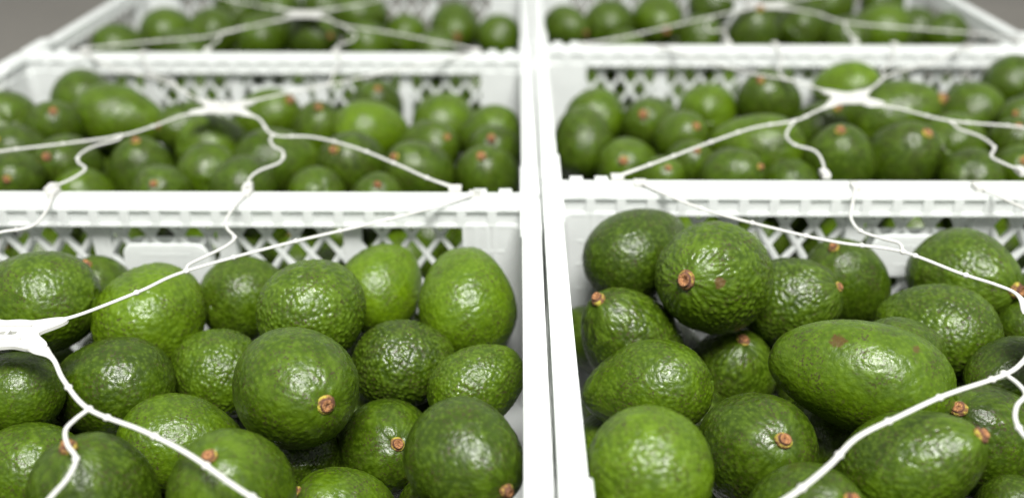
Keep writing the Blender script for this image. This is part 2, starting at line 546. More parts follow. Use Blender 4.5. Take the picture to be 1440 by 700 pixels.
# world positions of the fruit: crate, centre, half width, length ratio, stem axis, tint, pebbling, stem seen
FRUIT = '''
A -0.3624 -0.1363 0.1351 0.0362 1.32 -0.984 0.115 -0.139 0.44 0.50 0
A -0.3488 -0.0665 0.1026 0.0273 1.15 -0.016 -0.330 0.944 0.37 0.50 1
A -0.2848 -0.1233 0.1158 0.0378 1.12 0.244 0.915 0.322 0.67 0.80 0
A -0.2902 -0.1939 0.1036 0.0333 1.27 -0.973 0.074 -0.217 0.33 0.60 0
A -0.3317 -0.2313 0.1273 0.0255 1.25 -0.961 0.178 -0.210 0.44 0.50 0
A -0.3119 -0.2754 0.1002 0.0298 1.25 -0.957 0.037 -0.287 0.44 0.50 0
A -0.2463 -0.3201 0.1247 0.0330 1.15 -0.080 -0.091 0.993 0.29 0.30 1
A -0.2310 -0.2346 0.0902 0.0309 1.28 0.970 0.080 -0.228 0.52 0.60 0
A -0.2295 -0.1619 0.0947 0.0302 1.15 -0.804 0.593 -0.037 0.41 0.90 0
A -0.1719 -0.3181 0.1273 0.0330 1.15 -0.068 -0.335 0.940 0.44 0.50 1
A -0.2304 -0.0739 0.1023 0.0327 1.10 0.506 0.813 -0.289 0.44 0.70 0
A -0.1601 -0.1455 0.1351 0.0357 1.12 0.214 0.977 -0.020 0.44 1.00 0
A -0.1251 -0.0741 0.1112 0.0326 1.15 0.380 0.799 0.466 0.71 0.40 0
A -0.0560 -0.1099 0.1203 0.0360 1.20 -0.076 0.812 0.579 0.63 0.40 0
A -0.1523 -0.2372 0.1358 0.0369 1.15 0.581 -0.756 0.302 0.41 0.40 1
A -0.0963 -0.1657 0.1045 0.0302 1.18 0.975 0.191 -0.114 0.22 1.00 0
A -0.0445 -0.1965 0.1091 0.0265 1.28 0.862 0.379 0.336 0.44 0.80 0
A -0.1044 -0.2190 0.0739 0.0329 1.15 0.313 -0.674 0.669 0.33 0.20 1
A -0.0467 -0.2996 0.1350 0.0315 1.12 0.644 -0.763 0.056 0.29 0.20 1
A -0.1574 -0.2307 0.0751 0.0238 1.15 -0.477 0.732 -0.486 0.22 0.80 0
A -0.1233 -0.2827 0.0748 0.0300 1.15 -0.682 -0.139 0.718 0.48 0.50 1
B 0.0735 -0.0732 0.1422 0.0343 1.30 0.803 0.584 0.115 0.26 0.50 0
B 0.1179 -0.1290 0.1534 0.0391 1.15 -0.551 -0.748 0.371 0.41 1.00 1
B 0.0621 -0.1360 0.1060 0.0341 1.28 -0.559 -0.128 0.819 0.26 0.70 1
B 0.1405 -0.1311 0.0754 0.0315 1.10 0.063 -0.279 0.958 0.29 0.60 1
B 0.0659 -0.2002 0.1094 0.0310 1.38 -0.946 0.154 -0.284 0.44 0.50 0
B 0.0514 -0.3195 0.1466 0.0330 1.10 0.457 0.856 -0.244 0.58 0.70 0
B 0.1245 -0.2644 0.1116 0.0348 1.12 0.122 -0.654 0.747 0.29 0.20 1
B 0.1884 -0.2329 0.1444 0.0340 1.58 -0.920 0.390 0.034 0.52 0.25 0
B 0.1834 -0.1093 0.1211 0.0327 1.12 0.769 -0.329 0.547 0.29 0.90 1
B 0.2360 -0.0683 0.1142 0.0331 1.15 -0.407 -0.172 0.897 0.33 0.50 1
B 0.2763 -0.1440 0.1182 0.0335 1.25 -0.792 0.601 -0.105 0.37 0.90 0
B 0.3216 -0.0808 0.1264 0.0360 1.15 0.476 -0.851 0.221 0.37 0.80 1
B 0.2347 -0.1872 0.1272 0.0258 1.20 0.963 0.239 -0.124 0.37 0.40 0
B 0.2651 -0.2510 0.1099 0.0336 1.20 -0.648 -0.205 0.733 0.29 0.50 1
B 0.3006 -0.2015 0.1206 0.0253 1.25 -0.924 -0.376 -0.074 0.33 0.40 1
B 0.1978 -0.2993 0.1312 0.0302 1.40 0.639 -0.261 0.724 0.37 0.40 1
B 0.1343 -0.3294 0.1217 0.0291 1.15 0.402 -0.452 0.796 0.33 0.30 1
B 0.3473 -0.1324 0.1095 0.0218 1.20 -0.044 0.581 -0.812 0.37 0.50 0
B 0.2593 -0.3047 0.1015 0.0211 1.20 0.401 0.632 -0.664 0.29 0.50 0
B 0.3780 -0.0921 0.1136 0.0225 1.15 -0.154 0.987 -0.046 0.37 0.50 0
C -0.5593 0.2305 0.1358 0.0322 1.15 -0.542 0.812 -0.216 0.44 0.50 0
C -0.5130 0.3141 0.1328 0.0332 1.15 -0.175 0.972 0.155 0.41 0.50 0
C -0.5002 0.2115 0.1356 0.0285 1.15 0.373 -0.558 0.741 0.33 0.50 1
C -0.4521 0.2650 0.1254 0.0363 1.40 0.964 0.065 -0.256 0.48 0.50 0
C -0.4603 0.1416 0.1215 0.0313 1.15 -0.051 -0.791 0.610 0.26 0.30 1
C -0.4823 0.0862 0.1335 0.0261 1.15 0.296 -0.890 0.347 0.33 0.50 1
C -0.3887 0.1438 0.1133 0.0332 1.15 0.093 -0.198 0.976 0.33 0.50 1
C -0.3424 0.0716 0.1248 0.0272 1.15 0.132 -0.756 0.641 0.33 0.50 1
C -0.3754 0.2498 0.1195 0.0303 1.20 -0.596 -0.710 0.375 0.33 0.50 1
C -0.3291 0.1913 0.1214 0.0344 1.15 0.489 0.829 -0.272 0.55 0.40 0
C -0.3164 0.1238 0.1221 0.0297 1.15 -0.468 0.872 -0.145 0.41 0.60 0
C -0.2600 0.1657 0.1150 0.0354 1.25 0.944 0.321 -0.078 0.37 0.50 0
C -0.3005 0.2978 0.1136 0.0351 1.20 0.698 -0.319 0.641 0.48 0.50 1
C -0.2377 0.2699 0.1091 0.0328 1.15 0.126 -0.394 0.911 0.37 0.40 1
C -0.1751 0.2426 0.1191 0.0336 1.25 0.828 0.512 -0.228 0.67 0.40 0
C -0.1819 0.3292 0.1182 0.0305 1.15 0.169 -0.585 0.793 0.29 0.40 1
C -0.1837 0.1576 0.1156 0.0347 1.12 -0.284 -0.646 0.708 0.22 0.30 1
C -0.1028 0.3120 0.1038 0.0362 1.12 0.191 0.948 0.255 0.55 0.40 0
C -0.1123 0.2146 0.1095 0.0324 1.20 0.563 -0.562 0.606 0.33 0.50 1
C -0.1153 0.1333 0.1170 0.0335 1.15 -0.498 -0.516 0.697 0.29 0.50 1
C -0.0502 0.2618 0.1073 0.0326 1.20 -0.774 0.468 -0.426 0.44 0.50 0
C -0.0436 0.1970 0.1141 0.0299 1.15 -0.036 -0.685 0.728 0.26 0.40 1
C -0.0483 0.1338 0.1140 0.0316 1.15 -0.131 -0.524 0.842 0.33 0.50 1
C -0.2101 0.0999 0.1076 0.0280 1.15 -0.491 0.616 -0.616 0.41 0.50 0
C -0.1474 0.0815 0.1136 0.0262 1.15 0.115 -0.594 0.796 0.37 0.50 1
C -0.4257 0.0963 0.1111 0.0260 1.15 0.455 0.834 -0.311 0.55 0.50 0
C -0.5130 0.1570 0.1306 0.0270 1.15 -0.197 -0.707 0.679 0.26 0.50 1
C -0.2697 0.0846 0.1264 0.0288 1.15 0.296 0.955 -0.005 0.29 0.50 0
D 0.0495 0.2078 0.1222 0.0320 1.22 -0.099 0.711 0.697 0.33 0.60 0
D 0.0674 0.2746 0.1244 0.0337 1.12 0.242 0.965 0.097 0.48 0.50 0
D 0.1232 0.2441 0.1261 0.0321 1.20 -0.312 -0.729 0.610 0.33 0.40 1
D 0.1920 0.2883 0.1273 0.0325 1.12 0.124 0.992 0.016 0.59 0.50 0
D 0.1476 0.1874 0.1350 0.0273 1.15 0.303 -0.692 0.655 0.41 0.30 1
D 0.0905 0.1570 0.1143 0.0314 1.12 -0.217 -0.799 0.560 0.44 0.40 1
D 0.1164 0.0980 0.1287 0.0221 1.15 0.058 -0.684 0.728 0.44 0.40 1
D 0.1479 0.1343 0.1275 0.0251 1.15 0.053 -0.629 0.776 0.29 0.40 1
D 0.2160 0.1568 0.1351 0.0353 1.35 -0.889 0.458 -0.004 0.48 0.50 0
D 0.1786 0.0882 0.1357 0.0274 1.15 0.618 -0.568 0.543 0.37 0.50 1
D 0.2533 0.2697 0.1447 0.0346 1.15 -0.419 -0.496 0.761 0.29 0.70 1
D 0.3570 0.3273 0.1395 0.0325 1.20 -0.837 0.533 -0.120 0.67 0.30 0
D 0.3754 0.2404 0.1380 0.0397 1.35 0.809 -0.321 0.493 0.37 0.50 1
D 0.4782 0.2751 0.1320 0.0336 1.12 -0.109 0.985 0.132 0.41 0.50 0
D 0.5455 0.3303 0.1448 0.0344 1.12 0.052 0.997 -0.050 0.33 0.60 0
D 0.3493 0.1285 0.1381 0.0342 1.15 0.226 -0.507 0.832 0.26 0.50 1
D 0.2846 0.1169 0.1396 0.0331 1.15 -0.225 -0.340 0.913 0.29 0.60 1
D 0.2985 0.2283 0.1258 0.0310 1.15 0.320 -0.373 0.871 0.26 0.50 1
D 0.4174 0.1783 0.1306 0.0331 1.15 0.544 0.810 -0.221 0.41 0.50 0
D 0.4047 0.1021 0.1277 0.0291 1.15 0.498 0.849 -0.176 0.29 0.50 0
D 0.4779 0.1735 0.1328 0.0276 1.15 -0.294 -0.455 0.840 0.26 0.50 1
D 0.5070 0.2207 0.1412 0.0275 1.15 -0.645 -0.588 0.487 0.33 0.50 1
D 0.4589 0.1221 0.1265 0.0264 1.15 -0.309 -0.681 0.664 0.41 0.50 1
D 0.2332 0.0914 0.1244 0.0263 1.15 0.218 0.955 -0.202 0.33 0.50 0
D 0.5537 0.2612 0.1422 0.0315 1.15 0.196 0.942 -0.272 0.37 0.50 0
E -0.5193 0.6153 0.1285 0.0356 1.12 0.345 0.902 0.260 0.48 0.40 0
E -0.5596 0.5400 0.1287 0.0306 1.20 0.580 0.809 -0.096 0.41 0.40 0
E -0.4500 0.6098 0.1299 0.0346 1.15 0.195 0.979 -0.063 0.41 0.40 0
E -0.3705 0.5745 0.1304 0.0329 1.15 0.462 0.836 -0.295 0.41 0.40 0
E -0.3011 0.5678 0.1351 0.0346 1.15 0.736 -0.645 0.207 0.26 0.40 1
E -0.2517 0.6838 0.1356 0.0375 1.15 0.754 0.657 -0.024 0.41 0.40 0
E -0.2325 0.6225 0.1083 0.0322 1.15 0.550 0.783 -0.288 0.48 0.40 0
E -0.1865 0.6902 0.1048 0.0325 1.15 0.224 0.974 -0.028 0.48 0.40 0
E -0.1124 0.6802 0.1183 0.0370 1.20 0.123 -0.992 -0.029 0.37 0.40 1
E -0.0472 0.6415 0.1159 0.0323 1.15 -0.339 0.933 -0.119 0.44 0.40 0
E -0.1341 0.6115 0.1033 0.0310 1.15 -0.150 0.980 -0.130 0.37 0.40 0
E -0.3799 0.7129 0.1350 0.0343 1.15 0.397 0.906 -0.145 0.37 0.40 0
E -0.3125 0.7228 0.1379 0.0339 1.15 -0.140 0.988 -0.069 0.37 0.40 0
E -0.4463 0.7219 0.1350 0.0347 1.15 0.128 0.987 -0.098 0.33 0.40 0
E -0.4716 0.5438 0.1180 0.0316 1.15 -0.328 0.898 -0.295 0.33 0.40 0
F 0.0510 0.6180 0.1347 0.0309 1.20 0.693 -0.721 0.010 0.33 0.40 1
F 0.1155 0.6451 0.1323 0.0367 1.15 0.468 0.883 -0.038 0.37 0.40 0
F 0.1872 0.6658 0.1330 0.0371 1.15 0.148 -0.987 -0.066 0.48 0.40 1
F 0.2444 0.6273 0.1202 0.0321 1.15 0.411 0.906 -0.102 0.37 0.40 0
F 0.3025 0.5562 0.1430 0.0358 1.15 0.002 -0.374 0.928 0.26 0.40 1
F 0.3855 0.6166 0.1338 0.0372 1.15 0.501 0.854 -0.139 0.29 0.40 0
F 0.4927 0.6088 0.1317 0.0385 1.20 -0.754 0.588 -0.291 0.52 0.40 0
F 0.5608 0.6525 0.1247 0.0316 1.15 0.109 0.994 0.026 0.37 0.40 0
F 0.4529 0.7186 0.1433 0.0382 1.20 0.540 0.774 -0.332 0.41 0.40 0
F 0.4333 0.5672 0.1326 0.0318 1.15 0.263 0.950 -0.169 0.33 0.40 0
F 0.2744 0.7199 0.1431 0.0346 1.15 0.263 0.932 -0.251 0.33 0.40 0
F 0.3756 0.7143 0.1426 0.0325 1.15 0.138 0.972 -0.190 0.33 0.40 0
F 0.5628 0.5565 0.1433 0.0285 1.15 0.442 0.831 -0.338 0.37 0.40 0
F 0.5371 0.7319 0.1430 0.0328 1.15 0.282 0.915 -0.289 0.37 0.40 0
F 0.1324 0.5780 0.1112 0.0322 1.15 0.263 0.961 -0.084 0.41 0.40 0
'''
# fruit lying below and beside those: crate, centre, half width, length ratio, stem axis
FILL = '''
A -0.089 -0.127 0.059 0.0302 1.20 0.87 0.23 -0.44
A -0.396 -0.093 0.041 0.0287 1.20 -0.39 0.89 0.23
A -0.065 -0.276 0.059 0.0292 1.20 -0.54 0.78 0.33
A -0.342 -0.158 0.054 0.0317 1.20 0.64 0.67 -0.38
A -0.325 -0.087 0.049 0.0336 1.20 0.94 0.31 -0.14
A -0.404 -0.152 0.071 0.0319 1.20 -0.36 0.82 -0.44
A -0.249 -0.097 0.046 0.0324 1.20 -0.89 0.39 0.24
A -0.056 -0.073 0.069 0.0286 1.20 0.91 0.27 0.30
A -0.052 -0.193 0.046 0.0288 1.20 0.82 0.57 -0.02
A -0.123 -0.072 0.053 0.0287 1.20 -0.99 0.05 -0.14
A -0.240 -0.236 0.041 0.0256 1.20 0.80 0.60 0.04
A -0.136 -0.158 0.045 0.0268 1.20 -0.87 0.49 -0.03
A -0.203 -0.371 0.112 0.0320 1.20 0.99 0.04 -0.10
A -0.463 -0.131 0.118 0.0329 1.20 0.68 0.69 0.26
A -0.367 -0.322 0.117 0.0305 1.20 0.95 0.08 -0.31
A -0.528 -0.084 0.121 0.0311 1.20 0.15 0.99 0.09
A -0.392 -0.210 0.114 0.0335 1.20 0.62 0.77 -0.15
A -0.096 -0.350 0.105 0.0314 1.20 0.82 0.55 0.13
A -0.278 -0.377 0.127 0.0323 1.20 0.81 0.54 -0.21
A -0.470 -0.197 0.112 0.0300 1.20 -0.11 0.99 0.13
A -0.379 -0.267 0.112 0.0293 1.20 0.96 0.28 0.01
A -0.052 -0.382 0.112 0.0287 1.20 0.77 0.63 -0.08
B 0.175 -0.272 0.066 0.0333 1.20 0.65 0.68 -0.34
B 0.100 -0.087 0.051 0.0320 1.20 0.19 0.96 0.19
B 0.049 -0.197 0.053 0.0294 1.20 -0.38 0.91 -0.17
B 0.308 -0.148 0.046 0.0293 1.20 0.59 0.73 0.35
B 0.167 -0.075 0.051 0.0303 1.20 -0.53 0.71 0.47
B 0.132 -0.222 0.043 0.0327 1.20 0.35 0.92 -0.17
B 0.191 -0.209 0.070 0.0314 1.20 0.93 -0.14 -0.34
B 0.216 -0.107 0.039 0.0281 1.20 0.68 0.60 -0.43
B 0.100 -0.170 0.060 0.0295 1.20 -0.40 0.91 -0.09
B 0.056 -0.129 0.042 0.0283 1.20 -0.40 0.86 -0.32
B 0.045 -0.072 0.064 0.0268 1.20 -0.84 0.42 0.34
B 0.377 -0.264 0.082 0.0315 1.20 -1.00 0.06 -0.04
B 0.452 -0.152 0.119 0.0326 1.20 0.92 0.39 -0.05
B 0.387 -0.202 0.126 0.0301 1.20 0.41 0.91 -0.10
B 0.429 -0.092 0.119 0.0302 1.20 0.75 0.65 -0.10
B 0.337 -0.249 0.122 0.0325 1.20 0.08 0.93 -0.36
B 0.229 -0.373 0.117 0.0287 1.20 -0.63 0.74 -0.23
B 0.086 -0.357 0.109 0.0282 1.20 0.18 0.94 -0.30
B 0.166 -0.376 0.112 0.0284 1.20 0.95 0.23 0.21
C -0.439 0.309 0.045 0.0289 1.20 -0.50 0.85 -0.15
C -0.224 0.058 0.050 0.0304 1.20 -0.27 0.70 0.66
C -0.290 0.177 0.048 0.0318 1.20 -0.72 0.08 -0.69
C -0.547 0.101 0.059 0.0327 1.20 -0.38 0.83 0.42
C -0.372 0.220 0.056 0.0327 1.20 -0.62 0.64 0.46
C -0.133 0.208 0.042 0.0319 1.20 0.10 0.95 0.29
C -0.528 0.196 0.061 0.0290 1.20 0.93 0.31 -0.18
C -0.465 0.083 0.048 0.0307 1.20 0.89 0.11 -0.43
C -0.365 0.040 0.068 0.0284 1.20 -0.24 0.97 0.03
C -0.365 0.147 0.037 0.0280 1.20 0.90 0.44 0.03
C -0.132 0.067 0.051 0.0332 1.20 -0.92 0.11 -0.37
C -0.491 0.264 0.063 0.0337 1.20 0.27 0.95 0.18
C -0.099 0.122 0.054 0.0287 1.20 0.80 0.60 -0.06
C -0.445 0.177 0.055 0.0288 1.20 -0.89 0.44 0.15
C -0.279 0.116 0.064 0.0283 1.20 -0.87 0.47 -0.16
C -0.064 0.198 0.051 0.0331 1.20 -0.85 0.05 -0.52
C -0.230 0.140 0.045 0.0296 1.20 -0.15 0.97 -0.19
C -0.309 0.069 0.063 0.0290 1.20 -0.79 0.55 0.26
C -0.048 0.032 0.061 0.0283 1.20 0.91 0.29 -0.30
C -0.487 0.142 0.038 0.0293 1.20 1.00 -0.03 -0.06
C -0.157 0.126 0.040 0.0285 1.20 0.88 -0.11 -0.45
C -0.400 0.094 0.059 0.0309 1.20 0.95 0.26 -0.18
C -0.050 0.092 0.058 0.0313 1.20 0.60 0.78 -0.18
C -0.175 0.019 0.065 0.0312 1.20 0.81 0.32 -0.49
C -0.198 0.194 0.065 0.0299 1.20 0.85 0.33 0.41
C -0.267 0.024 0.070 0.0290 1.20 -0.99 -0.02 -0.14
C -0.503 0.022 0.067 0.0288 1.20 0.62 0.60 0.50
C -0.041 0.144 0.035 0.0245 1.20 0.72 0.54 -0.44
C -0.109 0.017 0.047 0.0244 1.20 -0.71 0.49 0.51
C -0.349 0.093 0.040 0.0240 1.20 0.87 0.44 0.21
C -0.311 0.021 0.035 0.0247 1.20 -0.25 0.92 0.29
C -0.195 0.102 0.064 0.0242 1.20 -0.92 -0.06 -0.40
C -0.563 0.156 0.046 0.0242 1.20 0.38 0.87 -0.30
C -0.554 0.092 0.123 0.0301 1.20 0.79 0.54 0.27
C -0.548 0.028 0.121 0.0311 1.20 0.19 0.82 0.54
D 0.360 0.185 0.061 0.0296 1.20 0.02 0.85 -0.53
D 0.423 0.215 0.061 0.0323 1.20 -0.24 0.92 0.31
D 0.082 0.224 0.056 0.0316 1.20 0.97 0.23 -0.12
D 0.179 0.148 0.066 0.0332 1.20 0.87 0.46 0.20
D 0.481 0.160 0.050 0.0301 1.20 0.62 0.78 0.07
D 0.373 0.124 0.060 0.0289 1.20 0.50 0.86 -0.08
D 0.343 0.041 0.062 0.0330 1.20 0.87 0.36 -0.34
D 0.242 0.164 0.068 0.0303 1.20 -0.15 0.75 -0.65
D 0.419 0.047 0.068 0.0332 1.20 0.99 0.12 0.01
D 0.269 0.034 0.071 0.0312 1.20 -0.84 0.52 -0.15
D 0.059 0.138 0.067 0.0290 1.20 -0.27 0.92 -0.30
D 0.297 0.093 0.057 0.0338 1.20 0.29 0.91 0.29
D 0.067 0.277 0.045 0.0282 1.20 0.79 0.45 -0.41
D 0.214 0.099 0.063 0.0297 1.20 0.84 0.52 0.15
D 0.306 0.213 0.066 0.0316 1.20 0.96 0.20 0.20
D 0.147 0.085 0.071 0.0315 1.20 0.24 0.96 0.14
D 0.056 0.078 0.071 0.0289 1.20 -0.81 0.56 -0.15
D 0.117 0.161 0.053 0.0291 1.20 -0.12 0.97 -0.22
D 0.429 0.120 0.067 0.0287 1.20 0.21 0.88 -0.42
D 0.055 0.023 0.050 0.0281 1.20 -0.98 0.18 0.09
D 0.295 0.157 0.038 0.0286 1.20 -0.77 0.55 0.33
D 0.042 0.335 0.050 0.0250 1.20 0.64 0.77 -0.04
D 0.046 0.176 0.034 0.0247 1.20 0.31 0.94 0.15
D 0.408 0.166 0.041 0.0254 1.20 -0.94 0.30 -0.14
D 0.040 0.109 0.034 0.0241 1.20 -0.46 0.89 -0.00
D 0.139 0.209 0.083 0.0324 1.20 0.95 0.28 0.15
D 0.505 0.121 0.082 0.0292 1.20 -0.12 0.93 -0.35
D 0.488 0.055 0.125 0.0313 1.20 0.60 0.77 -0.19
D 0.551 0.072 0.127 0.0327 1.20 -0.74 0.64 -0.23
E -0.315 0.654 0.059 0.0309 1.20 -0.85 0.49 0.20
E -0.373 0.629 0.041 0.0295 1.20 0.88 0.48 0.02
E -0.195 0.621 0.061 0.0291 1.20 -0.65 0.71 -0.27
E -0.168 0.674 0.047 0.0314 1.20 -0.83 -0.09 -0.55
E -0.424 0.566 0.067 0.0281 1.20 -0.12 0.91 -0.39
E -0.226 0.466 0.051 0.0303 1.20 -0.65 0.64 0.40
E -0.268 0.588 0.052 0.0291 1.20 0.78 0.53 0.33
E -0.458 0.718 0.046 0.0327 1.20 0.32 0.94 -0.10
E -0.084 0.526 0.071 0.0329 1.20 -0.94 0.32 -0.15
E -0.297 0.430 0.072 0.0292 1.20 0.78 0.62 0.11
E -0.539 0.528 0.069 0.0312 1.20 0.51 0.83 0.20
E -0.487 0.573 0.051 0.0321 1.20 0.98 0.17 0.04
E -0.354 0.528 0.045 0.0326 1.20 -0.97 0.14 0.18
E -0.561 0.619 0.039 0.0304 1.20 -0.19 0.91 0.37
E -0.174 0.545 0.066 0.0336 1.20 0.33 0.93 -0.18
E -0.102 0.674 0.055 0.0302 1.20 0.38 0.81 -0.45
E -0.404 0.674 0.064 0.0330 1.20 0.92 0.39 0.09
E -0.291 0.495 0.041 0.0322 1.20 0.86 0.50 -0.11
E -0.167 0.477 0.070 0.0299 1.20 -0.97 0.18 0.17
E -0.529 0.681 0.049 0.0291 1.20 0.84 0.34 -0.43
E -0.454 0.507 0.066 0.0334 1.20 -0.88 0.09 -0.46
E -0.302 0.713 0.060 0.0283 1.20 -0.45 0.88 0.15
E -0.049 0.646 0.042 0.0307 1.20 -0.75 0.15 -0.64
E -0.484 0.631 0.069 0.0313 1.20 0.92 0.35 0.17
E -0.357 0.721 0.053 0.0303 1.20 -0.29 0.90 0.33
E -0.174 0.425 0.039 0.0294 1.20 -0.83 0.46 -0.32
E -0.328 0.596 0.066 0.0302 1.20 -0.42 0.89 -0.18
E -0.240 0.542 0.040 0.0294 1.20 0.85 0.50 0.18
E -0.057 0.723 0.063 0.0315 1.20 -0.62 0.67 0.41
E -0.248 0.647 0.054 0.0283 1.20 0.63 0.53 -0.56
E -0.055 0.469 0.039 0.0292 1.20 -0.62 0.70 0.34
E -0.559 0.727 0.064 0.0294 1.20 -0.90 -0.12 -0.42
E -0.505 0.474 0.051 0.0253 1.20 -0.66 0.71 0.24
E -0.245 0.419 0.067 0.0248 1.20 -0.52 0.69 -0.50
E -0.304 0.544 0.061 0.0246 1.20 -0.59 0.77 0.23
E -0.378 0.415 0.067 0.0247 1.20 -0.83 0.48 0.26
E -0.047 0.552 0.037 0.0267 1.20 -0.94 0.16 0.29
E -0.144 0.620 0.036 0.0251 1.20 0.62 0.56 0.55
E -0.390 0.574 0.035 0.0253 1.20 -0.03 1.00 -0.08
E -0.048 0.586 0.083 0.0282 1.20 0.35 0.94 0.00
F 0.420 0.644 0.051 0.0322 1.20 0.70 0.61 -0.36
F 0.533 0.695 0.043 0.0328 1.20 -0.69 0.71 0.09
F 0.177 0.470 0.045 0.0296 1.20 -0.84 0.40 -0.37
F 0.091 0.582 0.049 0.0324 1.20 0.87 0.49 0.05
F 0.074 0.661 0.069 0.0283 1.20 0.00 1.00 -0.05
F 0.211 0.570 0.064 0.0329 1.20 0.53 0.81 0.26
F 0.215 0.722 0.056 0.0313 1.20 -0.96 -0.12 -0.26
F 0.257 0.475 0.068 0.0312 1.20 0.98 0.20 -0.11
F 0.403 0.558 0.054 0.0312 1.20 0.98 0.12 -0.18
F 0.100 0.721 0.072 0.0310 1.20 -0.74 0.67 0.03
F 0.171 0.623 0.046 0.0334 1.20 -0.23 0.87 -0.45
F 0.422 0.725 0.048 0.0329 1.20 0.73 0.44 -0.53
F 0.120 0.485 0.052 0.0289 1.20 0.63 0.59 0.50
F 0.064 0.435 0.054 0.0322 1.20 0.98 -0.09 -0.17
F 0.241 0.656 0.057 0.0305 1.20 0.93 0.31 0.20
F 0.537 0.613 0.069 0.0336 1.20 -0.02 1.00 0.08
F 0.054 0.521 0.066 0.0333 1.20 0.68 0.65 -0.34
F 0.151 0.539 0.070 0.0291 1.20 -0.51 0.85 -0.14
F 0.480 0.714 0.068 0.0295 1.20 -0.03 1.00 0.07
F 0.262 0.536 0.063 0.0301 1.20 -0.79 0.10 -0.61
F 0.050 0.728 0.038 0.0293 1.20 -0.51 0.84 0.21
F 0.129 0.428 0.071 0.0299 1.20 -0.54 0.81 0.22
F 0.044 0.618 0.060 0.0246 1.20 0.03 0.82 -0.57
F 0.208 0.508 0.057 0.0243 1.20 0.96 -0.01 -0.29
F 0.369 0.512 0.067 0.0242 1.20 -0.77 0.60 -0.20
F 0.124 0.627 0.067 0.0244 1.20 0.65 0.58 0.49
F 0.040 0.663 0.035 0.0241 1.20 0.35 0.93 -0.09
F 0.293 0.620 0.079 0.0303 1.20 0.35 0.86 0.36
F 0.540 0.466 0.084 0.0293 1.20 -0.49 0.87 -0.03
F 0.351 0.426 0.083 0.0313 1.20 -0.96 0.19 -0.22
F 0.337 0.556 0.085 0.0290 1.20 -0.79 0.62 -0.07
'''
